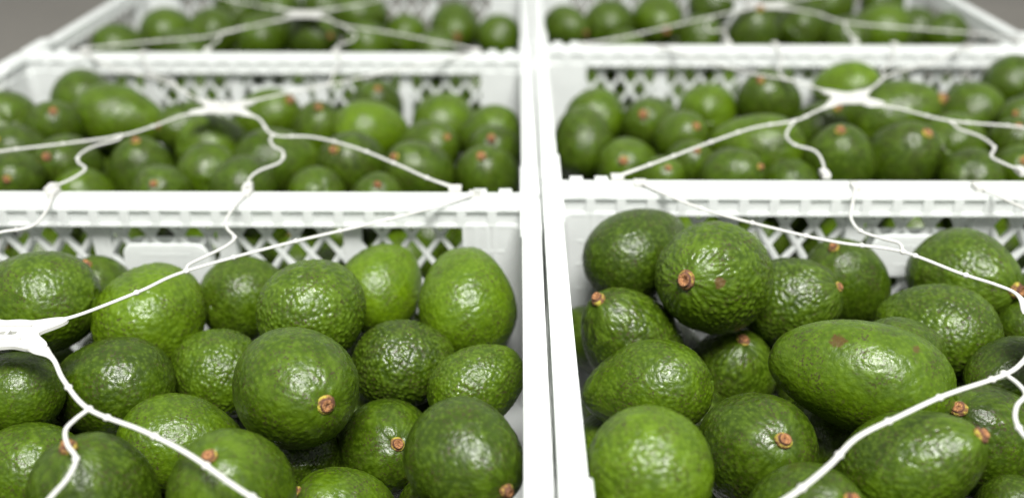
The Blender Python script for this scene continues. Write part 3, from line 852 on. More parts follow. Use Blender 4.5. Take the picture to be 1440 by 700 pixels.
DEEP = '''
A -0.476 -0.264 0.059 0.0294 1.20 -0.83 0.15 -0.54
A -0.373 -0.297 0.045 0.0320 1.20 0.70 0.60 0.40
A -0.444 -0.202 0.062 0.0294 1.20 0.77 0.49 -0.40
A -0.179 -0.113 0.050 0.0316 1.20 0.77 0.64 -0.04
A -0.469 -0.332 0.055 0.0314 1.20 0.54 0.64 -0.54
A -0.273 -0.299 0.057 0.0288 1.20 -0.30 0.94 0.14
A -0.535 -0.319 0.054 0.0330 1.20 0.84 0.38 -0.38
A -0.155 -0.341 0.060 0.0282 1.20 0.82 0.57 -0.04
A -0.514 -0.169 0.070 0.0334 1.20 0.82 0.51 -0.24
A -0.256 -0.164 0.038 0.0289 1.20 0.66 0.75 -0.02
A -0.356 -0.230 0.045 0.0288 1.20 0.45 0.89 0.02
A -0.545 -0.110 0.040 0.0281 1.20 0.55 0.70 0.45
A -0.085 -0.374 0.053 0.0289 1.20 -0.60 0.80 -0.06
A -0.322 -0.341 0.070 0.0321 1.20 0.32 0.90 0.30
A -0.482 -0.086 0.054 0.0310 1.20 0.64 0.75 0.19
A -0.541 -0.234 0.057 0.0337 1.20 0.96 0.26 -0.12
A -0.267 -0.365 0.042 0.0286 1.20 -0.12 0.85 -0.51
A -0.196 -0.277 0.061 0.0327 1.20 0.92 0.33 0.22
A -0.177 -0.194 0.040 0.0307 1.20 0.96 0.24 -0.12
A -0.393 -0.371 0.068 0.0333 1.20 0.38 0.92 -0.07
A -0.293 -0.226 0.049 0.0292 1.20 0.97 0.24 -0.01
A -0.214 -0.374 0.057 0.0286 1.20 -0.78 0.30 0.54
A -0.416 -0.256 0.053 0.0280 1.20 0.34 0.92 -0.18
A -0.525 -0.382 0.045 0.0286 1.20 -0.88 0.45 0.17
A -0.452 -0.146 0.037 0.0286 1.20 0.39 0.87 0.30
A -0.044 -0.342 0.041 0.0263 1.20 0.43 0.73 -0.53
A -0.560 -0.162 0.036 0.0259 1.20 1.00 0.08 0.06
A -0.349 -0.379 0.036 0.0247 1.20 -0.93 -0.14 -0.35
A -0.104 -0.314 0.037 0.0246 1.20 -0.33 0.93 0.18
A -0.390 -0.189 0.034 0.0251 1.20 -0.15 0.92 0.37
A -0.322 -0.273 0.036 0.0256 1.20 -0.28 0.94 0.19
A -0.460 -0.384 0.039 0.0249 1.20 -0.93 0.25 -0.26
A -0.229 -0.327 0.057 0.0250 1.20 0.82 0.55 0.16
A -0.423 -0.343 0.034 0.0242 1.20 -0.05 1.00 -0.06
A -0.487 -0.214 0.037 0.0257 1.20 -0.62 0.74 0.25
A -0.138 -0.249 0.038 0.0243 1.20 -0.57 0.82 -0.12
A -0.294 -0.133 0.060 0.0242 1.20 0.46 0.85 0.25
A -0.134 -0.386 0.060 0.0248 1.20 -0.73 0.55 0.41
A -0.562 -0.072 0.068 0.0255 1.20 0.64 0.77 -0.02
A -0.425 -0.304 0.084 0.0280 1.20 0.61 0.79 -0.01
A -0.430 -0.083 0.085 0.0324 1.20 0.52 0.84 0.14
A -0.523 -0.364 0.118 0.0329 1.20 0.88 0.38 0.27
A -0.489 -0.255 0.119 0.0290 1.20 -0.51 0.85 -0.15
A -0.405 -0.376 0.125 0.0286 1.20 0.99 0.10 0.03
A -0.557 -0.186 0.109 0.0304 1.20 -0.79 0.52 -0.33
A -0.552 -0.243 0.127 0.0301 1.20 -0.64 0.44 0.63
A -0.504 -0.309 0.102 0.0290 1.20 -0.86 0.44 0.25
A -0.453 -0.380 0.097 0.0291 1.20 -0.27 0.94 -0.21
A -0.452 -0.331 0.125 0.0297 1.20 0.71 0.70 0.07
A -0.343 -0.376 0.124 0.0295 1.20 0.97 0.16 -0.18
A -0.560 -0.316 0.112 0.0286 1.20 -0.57 0.81 0.15
B 0.474 -0.189 0.063 0.0318 1.20 -0.74 0.66 0.15
B 0.436 -0.251 0.046 0.0301 1.20 0.90 0.43 -0.10
B 0.378 -0.226 0.041 0.0295 1.20 -0.71 0.67 0.21
B 0.454 -0.124 0.046 0.0298 1.20 0.44 0.88 -0.18
B 0.325 -0.360 0.064 0.0309 1.20 -0.17 0.90 -0.40
B 0.049 -0.332 0.069 0.0296 1.20 0.02 0.91 -0.41
B 0.133 -0.357 0.069 0.0297 1.20 -0.73 0.53 0.43
B 0.412 -0.338 0.058 0.0289 1.20 0.84 0.50 0.20
B 0.490 -0.325 0.056 0.0298 1.20 -0.91 0.25 -0.35
B 0.119 -0.298 0.041 0.0297 1.20 -0.98 0.18 -0.03
B 0.053 -0.264 0.056 0.0287 1.20 0.12 0.99 -0.06
B 0.275 -0.072 0.048 0.0312 1.20 0.94 0.25 -0.22
B 0.514 -0.245 0.064 0.0323 1.20 0.40 0.90 0.16
B 0.235 -0.158 0.052 0.0287 1.20 0.33 0.94 -0.05
B 0.351 -0.299 0.042 0.0317 1.20 -0.61 0.78 -0.10
B 0.238 -0.265 0.041 0.0325 1.20 0.29 0.95 -0.10
B 0.552 -0.370 0.043 0.0317 1.20 -0.31 0.75 0.59
B 0.314 -0.224 0.070 0.0318 1.20 0.36 0.76 0.54
B 0.279 -0.318 0.040 0.0317 1.20 -0.47 0.82 0.33
B 0.361 -0.088 0.054 0.0303 1.20 -0.60 0.79 0.15
B 0.510 -0.069 0.058 0.0297 1.20 0.10 0.87 0.49
B 0.212 -0.327 0.068 0.0322 1.20 0.67 0.74 0.12
B 0.547 -0.168 0.068 0.0287 1.20 0.74 0.68 -0.01
B 0.358 -0.167 0.057 0.0287 1.20 0.29 0.87 0.39
B 0.555 -0.302 0.055 0.0316 1.20 0.96 0.06 -0.28
B 0.556 -0.105 0.071 0.0297 1.20 0.92 0.37 -0.14
B 0.460 -0.376 0.048 0.0287 1.20 -0.96 0.29 0.06
B 0.252 -0.371 0.064 0.0297 1.20 0.71 0.70 -0.00
B 0.445 -0.068 0.069 0.0309 1.20 -0.86 0.48 -0.18
B 0.088 -0.363 0.037 0.0285 1.20 -0.81 0.55 0.22
B 0.413 -0.175 0.042 0.0312 1.20 -0.02 0.99 -0.14
B 0.269 -0.201 0.052 0.0250 1.20 0.23 0.96 -0.17
B 0.509 -0.146 0.038 0.0247 1.20 0.39 0.92 -0.07
B 0.563 -0.227 0.046 0.0263 1.20 0.13 0.93 0.35
B 0.309 -0.281 0.066 0.0243 1.20 0.65 0.69 0.31
B 0.215 -0.065 0.065 0.0242 1.20 -0.68 0.73 0.10
B 0.167 -0.167 0.042 0.0286 1.20 -0.95 0.25 0.21
B 0.267 -0.118 0.068 0.0254 1.20 -0.98 0.08 -0.20
B 0.374 -0.375 0.042 0.0259 1.20 0.86 0.15 -0.49
B 0.179 -0.378 0.056 0.0247 1.20 0.49 0.84 0.25
B 0.398 -0.127 0.067 0.0252 1.20 0.78 0.59 -0.23
B 0.523 -0.198 0.034 0.0240 1.20 0.13 0.99 -0.06
B 0.559 -0.064 0.040 0.0249 1.20 0.99 0.07 -0.16
B 0.411 -0.090 0.035 0.0265 1.20 -0.30 0.91 -0.28
B 0.507 -0.131 0.081 0.0280 1.20 -0.83 0.56 -0.09
B 0.440 -0.292 0.083 0.0282 1.20 0.11 0.99 0.05
B 0.525 -0.371 0.117 0.0284 1.20 0.62 0.70 0.36
B 0.386 -0.330 0.110 0.0330 1.20 -0.57 0.79 0.24
B 0.547 -0.139 0.124 0.0338 1.20 0.63 0.72 -0.29
B 0.447 -0.222 0.122 0.0295 1.20 -0.02 0.94 -0.33
B 0.474 -0.323 0.124 0.0329 1.20 -0.95 0.29 -0.06
B 0.528 -0.279 0.125 0.0315 1.20 0.93 -0.02 -0.36
B 0.296 -0.348 0.121 0.0337 1.20 0.26 0.95 0.17
B 0.411 -0.280 0.127 0.0291 1.20 -0.98 0.21 -0.08
B 0.541 -0.068 0.114 0.0301 1.20 -0.96 0.16 0.23
B 0.523 -0.213 0.124 0.0284 1.20 -0.82 0.39 -0.42
B 0.444 -0.366 0.099 0.0298 1.20 -0.60 0.78 -0.17
B 0.491 -0.099 0.127 0.0310 1.20 0.13 0.92 0.38
B 0.349 -0.372 0.123 0.0283 1.20 -0.69 0.69 -0.21
C -0.230 0.245 0.048 0.0325 1.20 0.32 0.86 -0.41
C -0.294 0.234 0.071 0.0293 1.20 -0.94 0.31 -0.12
C -0.561 0.243 0.048 0.0282 1.20 -0.48 0.88 -0.07
C -0.348 0.301 0.053 0.0337 1.20 0.91 0.41 -0.08
C -0.053 0.317 0.047 0.0318 1.20 0.03 0.98 -0.21
C -0.548 0.324 0.060 0.0313 1.20 -0.72 0.69 0.05
C -0.186 0.325 0.054 0.0287 1.20 0.79 0.43 0.43
C -0.443 0.025 0.043 0.0319 1.20 -0.80 0.55 0.22
C -0.556 0.026 0.040 0.0298 1.20 0.70 0.71 0.00
C -0.281 0.300 0.042 0.0283 1.20 -0.78 0.48 -0.40
C -0.128 0.288 0.047 0.0301 1.20 -0.26 0.96 0.09
C -0.433 0.235 0.064 0.0296 1.20 0.49 0.83 0.25
C -0.063 0.256 0.049 0.0282 1.20 0.96 -0.02 -0.28
C -0.172 0.255 0.039 0.0289 1.20 0.17 0.98 -0.07
C -0.081 0.058 0.032 0.0241 1.20 -0.37 0.85 -0.36
C -0.400 0.267 0.034 0.0246 1.20 0.84 0.44 0.33
C -0.231 0.310 0.067 0.0254 1.20 -0.52 0.69 -0.51
C -0.330 0.255 0.038 0.0252 1.20 0.88 0.47 0.08
C -0.488 0.324 0.054 0.0245 1.20 -0.69 0.70 0.18
C -0.433 0.132 0.036 0.0243 1.20 0.83 0.52 -0.20
C -0.242 0.193 0.034 0.0244 1.20 -0.85 0.53 -0.07
C -0.472 0.219 0.033 0.0244 1.20 0.26 0.96 0.09
C -0.395 0.317 0.084 0.0291 1.20 0.25 0.79 -0.56
D 0.266 0.299 0.070 0.0293 1.20 -0.68 0.72 -0.11
D 0.513 0.302 0.048 0.0327 1.20 -0.66 0.74 -0.06
D 0.090 0.331 0.072 0.0294 1.20 0.76 0.42 0.50
D 0.402 0.285 0.063 0.0330 1.20 -1.00 0.01 0.00
D 0.482 0.081 0.040 0.0286 1.20 -0.77 0.50 0.41
D 0.320 0.267 0.040 0.0289 1.20 0.99 0.10 0.07
D 0.234 0.241 0.052 0.0284 1.20 -0.79 -0.04 -0.61
D 0.102 0.057 0.041 0.0302 1.20 -0.42 0.86 -0.28
D 0.196 0.296 0.038 0.0294 1.20 0.66 0.74 0.13
D 0.554 0.072 0.066 0.0295 1.20 0.35 0.88 -0.31
D 0.202 0.031 0.043 0.0307 1.20 -0.68 0.72 0.13
D 0.129 0.281 0.046 0.0281 1.20 -0.93 0.26 0.25
D 0.343 0.332 0.045 0.0282 1.20 0.84 0.54 -0.04
D 0.536 0.209 0.045 0.0301 1.20 -0.10 0.89 0.44
D 0.513 0.030 0.051 0.0288 1.20 -0.93 0.36 0.06
D 0.149 0.329 0.059 0.0280 1.20 -1.00 0.09 0.02
D 0.543 0.131 0.040 0.0307 1.20 0.45 0.85 -0.27
D 0.166 0.234 0.040 0.0294 1.20 -0.90 0.34 0.28
D 0.477 0.243 0.046 0.0314 1.20 -0.39 0.92 -0.03
D 0.455 0.323 0.074 0.0322 1.20 -0.53 0.84 -0.13
D 0.281 0.332 0.036 0.0250 1.20 -0.85 0.50 0.19
D 0.553 0.334 0.056 0.0265 1.20 -0.52 0.83 -0.21
D 0.381 0.076 0.035 0.0252 1.20 -0.93 -0.08 -0.35
D 0.156 0.025 0.062 0.0249 1.20 -0.30 0.95 -0.11
D 0.229 0.339 0.046 0.0246 1.20 -0.96 0.26 0.09
D 0.559 0.266 0.035 0.0266 1.20 -0.92 0.03 -0.38
D 0.115 0.110 0.040 0.0248 1.20 0.57 0.69 -0.45
D 0.379 0.237 0.039 0.0250 1.20 0.75 0.57 0.32
D 0.206 0.200 0.055 0.0245 1.20 0.94 -0.04 -0.33
D 0.412 0.335 0.038 0.0242 1.20 0.67 0.57 0.47
D 0.464 0.024 0.037 0.0251 1.20 0.10 0.99 0.11
D 0.561 0.274 0.084 0.0287 1.20 -0.27 0.90 -0.36
D 0.553 0.164 0.085 0.0286 1.20 0.06 0.99 0.09
D 0.308 0.332 0.084 0.0282 1.20 0.26 0.80 0.54
D 0.097 0.025 0.085 0.0286 1.20 -0.77 0.61 0.21
D 0.534 0.129 0.127 0.0291 1.20 0.33 0.75 -0.57
E -0.092 0.593 0.043 0.0318 1.20 -0.99 0.14 0.05
E -0.369 0.462 0.044 0.0327 1.20 0.77 0.63 -0.06
E -0.548 0.429 0.063 0.0331 1.20 0.88 0.32 -0.36
E -0.239 0.707 0.048 0.0300 1.20 0.72 0.60 -0.34
E -0.455 0.438 0.050 0.0322 1.20 -0.18 0.77 -0.61
E -0.103 0.440 0.054 0.0294 1.20 -0.85 0.51 -0.11
E -0.156 0.728 0.068 0.0284 1.20 1.00 0.09 -0.02
E -0.048 0.419 0.058 0.0241 1.20 0.76 0.60 -0.24
E -0.441 0.622 0.041 0.0253 1.20 0.66 0.68 0.31
E -0.138 0.516 0.040 0.0245 1.20 -0.33 0.80 0.50
E -0.554 0.480 0.036 0.0246 1.20 0.92 0.00 -0.38
E -0.329 0.415 0.036 0.0248 1.20 -0.35 0.92 0.14
E -0.561 0.557 0.036 0.0255 1.20 0.12 0.90 0.43
E -0.403 0.720 0.033 0.0250 1.20 -0.09 0.93 -0.35
E -0.408 0.499 0.037 0.0258 1.20 0.44 0.90 0.00
E -0.107 0.726 0.037 0.0242 1.20 0.89 0.35 0.29
F 0.470 0.566 0.047 0.0332 1.20 -0.56 0.69 -0.46
F 0.318 0.512 0.057 0.0301 1.20 -0.27 0.96 0.04
F 0.323 0.683 0.063 0.0315 1.20 0.91 0.29 0.31
F 0.485 0.640 0.037 0.0294 1.20 -0.90 0.42 0.12
F 0.536 0.523 0.054 0.0298 1.20 -0.56 0.80 -0.20
F 0.266 0.586 0.039 0.0284 1.20 0.98 0.12 -0.13
F 0.428 0.488 0.039 0.0289 1.20 -0.77 0.61 -0.19
F 0.491 0.435 0.067 0.0319 1.20 0.29 0.95 0.10
F 0.366 0.468 0.046 0.0298 1.20 -0.99 0.12 -0.05
F 0.307 0.437 0.047 0.0282 1.20 -0.19 0.92 -0.34
F 0.338 0.607 0.052 0.0287 1.20 0.15 0.96 0.23
F 0.555 0.442 0.037 0.0283 1.20 0.33 0.89 -0.33
F 0.275 0.719 0.042 0.0299 1.20 0.18 0.98 -0.03
F 0.424 0.438 0.070 0.0281 1.20 -0.86 0.50 -0.11
F 0.155 0.696 0.049 0.0282 1.20 -0.13 0.97 -0.22
F 0.484 0.500 0.047 0.0282 1.20 -0.06 0.99 -0.12
F 0.222 0.426 0.062 0.0281 1.20 -0.58 0.80 0.14
F 0.115 0.536 0.034 0.0248 1.20 -0.75 0.63 0.20
F 0.378 0.676 0.041 0.0253 1.20 0.45 0.88 -0.13
F 0.116 0.667 0.046 0.0244 1.20 0.08 0.99 0.11
F 0.365 0.733 0.036 0.0258 1.20 -0.26 0.93 -0.26
F 0.288 0.642 0.034 0.0241 1.20 -0.97 0.20 -0.14
F 0.350 0.544 0.033 0.0247 1.20 -0.44 0.85 0.29
F 0.369 0.420 0.035 0.0260 1.20 0.95 0.27 -0.15
F 0.557 0.568 0.033 0.0248 1.20 -0.28 0.94 0.19
F 0.558 0.739 0.066 0.0241 1.20 0.95 0.16 -0.25
F 0.430 0.517 0.084 0.0282 1.20 0.45 0.82 -0.36
'''
# strap nets: hub centre, arms, cords
NETS = {
  'A': ((-0.3197, -0.2364, 0.174),
    [[(-0.3048, -0.2246, 0.174), (-0.2911, -0.2167, 0.1736), (-0.2789, -0.2041, 0.173), (-0.2604, -0.1819, 0.1723), (-0.2405, -0.1552, 0.1716), (-0.1839, -0.1142, 0.1707), (-0.1282, -0.0804, 0.1699), (-0.0823, -0.0487, 0.169), (-0.0526, -0.0213, 0.168)], [(-0.2947, -0.2512, 0.174), (-0.2821, -0.2613, 0.1736), (-0.2677, -0.2807, 0.173), (-0.2442, -0.3048, 0.1723), (-0.2103, -0.3212, 0.1716), (-0.1814, -0.3381, 0.1707), (-0.1527, -0.3598, 0.1699), (-0.1326, -0.3738, 0.169), (-0.0987, -0.3987, 0.168)], [(-0.3345, -0.2246, 0.174), (-0.3482, -0.2167, 0.1736), (-0.3604, -0.2041, 0.173), (-0.3789, -0.1819, 0.1723), (-0.3988, -0.1552, 0.1716), (-0.4554, -0.1142, 0.1707), (-0.5111, -0.0804, 0.1699), (-0.557, -0.0487, 0.169), (-0.5867, -0.0213, 0.168)], [(-0.3446, -0.2512, 0.174), (-0.3572, -0.2613, 0.1736), (-0.3716, -0.2807, 0.173), (-0.3951, -0.3048, 0.1723), (-0.429, -0.3212, 0.1716), (-0.4579, -0.3381, 0.1707), (-0.4866, -0.3598, 0.1699), (-0.5067, -0.3738, 0.169), (-0.5406, -0.3987, 0.168)]],
    [[(-0.2402, -0.1559, 0.172), (-0.2413, -0.1466, 0.1717), (-0.2336, -0.1337, 0.1713), (-0.2243, -0.118, 0.1709), (-0.2222, -0.1038, 0.1704), (-0.2315, -0.0892, 0.1698), (-0.2369, -0.0738, 0.1692), (-0.2377, -0.0477, 0.1686), (-0.2351, -0.0197, 0.168)], [(-0.2445, -0.3044, 0.172), (-0.2484, -0.313, 0.1717), (-0.2497, -0.3212, 0.1713), (-0.2442, -0.3317, 0.1709), (-0.2358, -0.3417, 0.1704), (-0.2345, -0.3548, 0.1698), (-0.2373, -0.3678, 0.1692), (-0.2393, -0.3853, 0.1686), (-0.2357, -0.3999, 0.168)], [(-0.3948, -0.3044, 0.172), (-0.3909, -0.313, 0.1717), (-0.3896, -0.3212, 0.1713), (-0.3951, -0.3317, 0.1709), (-0.4035, -0.3417, 0.1704), (-0.4048, -0.3548, 0.1698), (-0.402, -0.3678, 0.1692), (-0.4, -0.3853, 0.1686), (-0.4036, -0.3999, 0.168)], [(-0.3981, -0.148, 0.172), (-0.4015, -0.1138, 0.1715), (-0.3944, -0.0978, 0.1708), (-0.377, -0.0856, 0.1699), (-0.3797, -0.0557, 0.169), (-0.3906, -0.0206, 0.168)]]),
  'B': ((0.2967, -0.2388, 0.182),
    [[(0.2878, -0.2233, 0.182), (0.2908, -0.1994, 0.1816), (0.2837, -0.1862, 0.181), (0.2681, -0.1705, 0.1803), (0.2407, -0.1389, 0.1796), (0.2041, -0.125, 0.1787), (0.1699, -0.1049, 0.1779), (0.1184, -0.0668, 0.177), (0.0791, -0.0162, 0.176)], [(0.2747, -0.2567, 0.182), (0.2608, -0.2708, 0.1816), (0.2441, -0.2834, 0.181), (0.206, -0.3004, 0.1803), (0.1758, -0.3174, 0.1796), (0.1491, -0.3333, 0.1787), (0.1294, -0.3532, 0.1779), (0.1058, -0.373, 0.177), (0.065, -0.4013, 0.176)], [(0.3056, -0.2233, 0.182), (0.3026, -0.1994, 0.1816), (0.3097, -0.1862, 0.181), (0.3253, -0.1705, 0.1803), (0.3527, -0.1389, 0.1796), (0.3893, -0.125, 0.1787), (0.4235, -0.1049, 0.1779), (0.475, -0.0668, 0.177), (0.5143, -0.0162, 0.176)], [(0.3187, -0.2567, 0.182), (0.3326, -0.2708, 0.1816), (0.3493, -0.2834, 0.181), (0.3874, -0.3004, 0.1803), (0.4176, -0.3174, 0.1796), (0.4443, -0.3333, 0.1787), (0.464, -0.3532, 0.1779), (0.4876, -0.373, 0.177), (0.5284, -0.4013, 0.176)]],
    [[(0.2423, -0.1407, 0.18), (0.2443, -0.1275, 0.1796), (0.2356, -0.1189, 0.179), (0.2249, -0.1067, 0.1784), (0.2251, -0.0857, 0.1776), (0.2325, -0.0646, 0.1768), (0.2485, -0.0235, 0.176)], [(0.2457, -0.2807, 0.18), (0.249, -0.2901, 0.1798), (0.2485, -0.299, 0.1794), (0.2401, -0.3076, 0.179), (0.2342, -0.3187, 0.1786), (0.233, -0.3304, 0.1781), (0.237, -0.3368, 0.1776), (0.2319, -0.3542, 0.1771), (0.2213, -0.3818, 0.1766), (0.2157, -0.3992, 0.176)], [(0.3511, -0.1407, 0.18), (0.3491, -0.1275, 0.1796), (0.3578, -0.1189, 0.179), (0.3685, -0.1067, 0.1784), (0.3683, -0.0857, 0.1776), (0.3609, -0.0646, 0.1768), (0.3449, -0.0235, 0.176)], [(0.3477, -0.2807, 0.18), (0.3444, -0.2901, 0.1798), (0.3449, -0.299, 0.1794), (0.3533, -0.3076, 0.179), (0.3592, -0.3187, 0.1786), (0.3604, -0.3304, 0.1781), (0.3564, -0.3368, 0.1776), (0.3615, -0.3542, 0.1771), (0.3721, -0.3818, 0.1766), (0.3777, -0.3992, 0.176)]]),
  'C': ((-0.3048, 0.1639, 0.174),
    [[(-0.3244, 0.1764, 0.174), (-0.3474, 0.2001, 0.1733), (-0.3719, 0.2306, 0.1722), (-0.4112, 0.2682, 0.1709), (-0.4694, 0.3086, 0.1695), (-0.5268, 0.3696, 0.168)], [(-0.2908, 0.1766, 0.174), (-0.2561, 0.2096, 0.1733), (-0.2185, 0.241, 0.1722), (-0.1649, 0.2875, 0.1709), (-0.1293, 0.3215, 0.1695), (-0.0838, 0.3694, 0.168)], [(-0.3184, 0.1515, 0.174), (-0.3396, 0.1427, 0.1735), (-0.3575, 0.1156, 0.1728), (-0.3791, 0.0938, 0.172), (-0.418, 0.0783, 0.1711), (-0.473, 0.06, 0.1701), (-0.5016, 0.0428, 0.1691), (-0.5073, -0.0016, 0.168)], [(-0.2797, 0.1477, 0.174), (-0.2626, 0.1334, 0.1735), (-0.2401, 0.0943, 0.1728), (-0.204, 0.0913, 0.172), (-0.1618, 0.0679, 0.1711), (-0.12, 0.0317, 0.1701), (-0.0937, 0.0071, 0.1691), (-0.0692, -0.0103, 0.168)]],
    [[(-0.3791, 0.0938, 0.172), (-0.3787, 0.084, 0.1717), (-0.3941, 0.0695, 0.1712), (-0.399, 0.0509, 0.1707), (-0.3942, 0.0364, 0.1701), (-0.3825, 0.0225, 0.1694), (-0.3864, 0.0032, 0.1687), (-0.3961, -0.0123, 0.168)], [(-0.2407, 0.0964, 0.172), (-0.2412, 0.0848, 0.1717), (-0.2347, 0.0705, 0.1712), (-0.2239, 0.0585, 0.1707), (-0.2216, 0.0374, 0.1701), (-0.2351, 0.0204, 0.1694), (-0.2396, 0.0071, 0.1687), (-0.2376, -0.01, 0.168)], [(-0.2176, 0.2439, 0.172), (-0.2183, 0.273, 0.1713), (-0.221, 0.2967, 0.1704), (-0.221, 0.3328, 0.1692), (-0.2307, 0.3744, 0.168)], [(-0.3721, 0.2311, 0.172), (-0.3899, 0.262, 0.1713), (-0.4164, 0.2825, 0.1704), (-0.4379, 0.3205, 0.1692), (-0.461, 0.373, 0.168)]]),
  'D': ((0.3053, 0.1738, 0.182),
    [[(0.2954, 0.1868, 0.182), (0.2778, 0.2113, 0.1813), (0.2596, 0.2381, 0.1802), (0.2319, 0.2615, 0.1789), (0.1952, 0.3076, 0.1775), (0.1496, 0.3755, 0.176)], [(0.325, 0.1913, 0.182), (0.3456, 0.2163, 0.1813), (0.3671, 0.2484, 0.1802), (0.3998, 0.2778, 0.1789), (0.4391, 0.3091, 0.1775), (0.5081, 0.3776, 0.176)], [(0.2823, 0.1548, 0.182), (0.2596, 0.1342, 0.1814), (0.2362, 0.1133, 0.1806), (0.1949, 0.0972, 0.1796), (0.1504, 0.0647, 0.1785), (0.1017, 0.0252, 0.1773), (0.062, -0.0049, 0.176)], [(0.3157, 0.153, 0.182), (0.3409, 0.1471, 0.1813), (0.3786, 0.1152, 0.1802), (0.4403, 0.1004, 0.1789), (0.4566, 0.069, 0.1775), (0.4436, 0.0091, 0.176)]],
    [[(0.2367, 0.1148, 0.18), (0.227, 0.0972, 0.1796), (0.2194, 0.0773, 0.179), (0.2221, 0.0586, 0.1784), (0.2357, 0.0473, 0.1776), (0.2366, 0.0271, 0.1768), (0.2318, 0.0019, 0.176)], [(0.3792, 0.1119, 0.18), (0.3798, 0.0946, 0.1796), (0.3907, 0.0784, 0.179), (0.3927, 0.0546, 0.1784), (0.3817, 0.0354, 0.1776), (0.3864, 0.0218, 0.1768), (0.3946, 0.0088, 0.176)], [(0.3674, 0.249, 0.18), (0.3711, 0.2721, 0.179), (0.3933, 0.3084, 0.1776), (0.4263, 0.3863, 0.176)], [(0.2598, 0.2386, 0.18), (0.2607, 0.2714, 0.179), (0.2758, 0.3158, 0.1776), (0.2852, 0.3854, 0.176)]]),
  'E': ((-0.301, 0.5377, 0.174),
    [[(-0.3347, 0.5611, 0.174), (-0.4065, 0.6124, 0.1716), (-0.5383, 0.7384, 0.168)], [(-0.2722, 0.5615, 0.174), (-0.2347, 0.6006, 0.1726), (-0.1925, 0.6626, 0.1705), (-0.1147, 0.741, 0.168)], [(-0.3273, 0.5072, 0.174), (-0.3608, 0.4748, 0.173), (-0.4027, 0.4324, 0.1716), (-0.4598, 0.4188, 0.1699), (-0.5368, 0.3937, 0.168)], [(-0.2685, 0.5151, 0.174), (-0.2426, 0.4826, 0.173), (-0.1867, 0.4572, 0.1716), (-0.1305, 0.4273, 0.1699), (-0.068, 0.3904, 0.168)]],
    [[(-0.3638, 0.4787, 0.172), (-0.3769, 0.4665, 0.1715), (-0.3909, 0.4521, 0.1708), (-0.3852, 0.4254, 0.1699), (-0.3877, 0.4096, 0.169), (-0.3884, 0.3885, 0.168)], [(-0.2434, 0.4866, 0.172), (-0.233, 0.4674, 0.1715), (-0.2202, 0.443, 0.1708), (-0.2219, 0.42, 0.1699), (-0.2349, 0.4043, 0.169), (-0.2348, 0.3833, 0.168)]]),
  'F': ((0.3146, 0.5554, 0.182),
    [[(0.2933, 0.5799, 0.182), (0.2364, 0.6425, 0.1796), (0.1663, 0.7351, 0.176)], [(0.3466, 0.5802, 0.182), (0.4391, 0.6437, 0.1796), (0.5328, 0.7373, 0.176)], [(0.2781, 0.5314, 0.182), (0.2297, 0.4973, 0.181), (0.1687, 0.4527, 0.1796), (0.1115, 0.4121, 0.1779), (0.0603, 0.3871, 0.176)], [(0.341, 0.5397, 0.182), (0.3708, 0.5121, 0.1813), (0.3956, 0.4726, 0.1802), (0.468, 0.4501, 0.1789), (0.547, 0.4291, 0.1775), (0.5812, 0.4091, 0.176)]],
    [[(0.2324, 0.5014, 0.18), (0.217, 0.4607, 0.1793), (0.219, 0.4371, 0.1784), (0.2357, 0.4415, 0.1772), (0.2316, 0.3944, 0.176)], [(0.3774, 0.5022, 0.18), (0.3927, 0.4771, 0.179), (0.3882, 0.4477, 0.1776), (0.3843, 0.4016, 0.176)]]),
}
SCARRED, SCUFFED = 7, 1        # places in the heaped crate's list of the oblong fruit and of the pebbly one
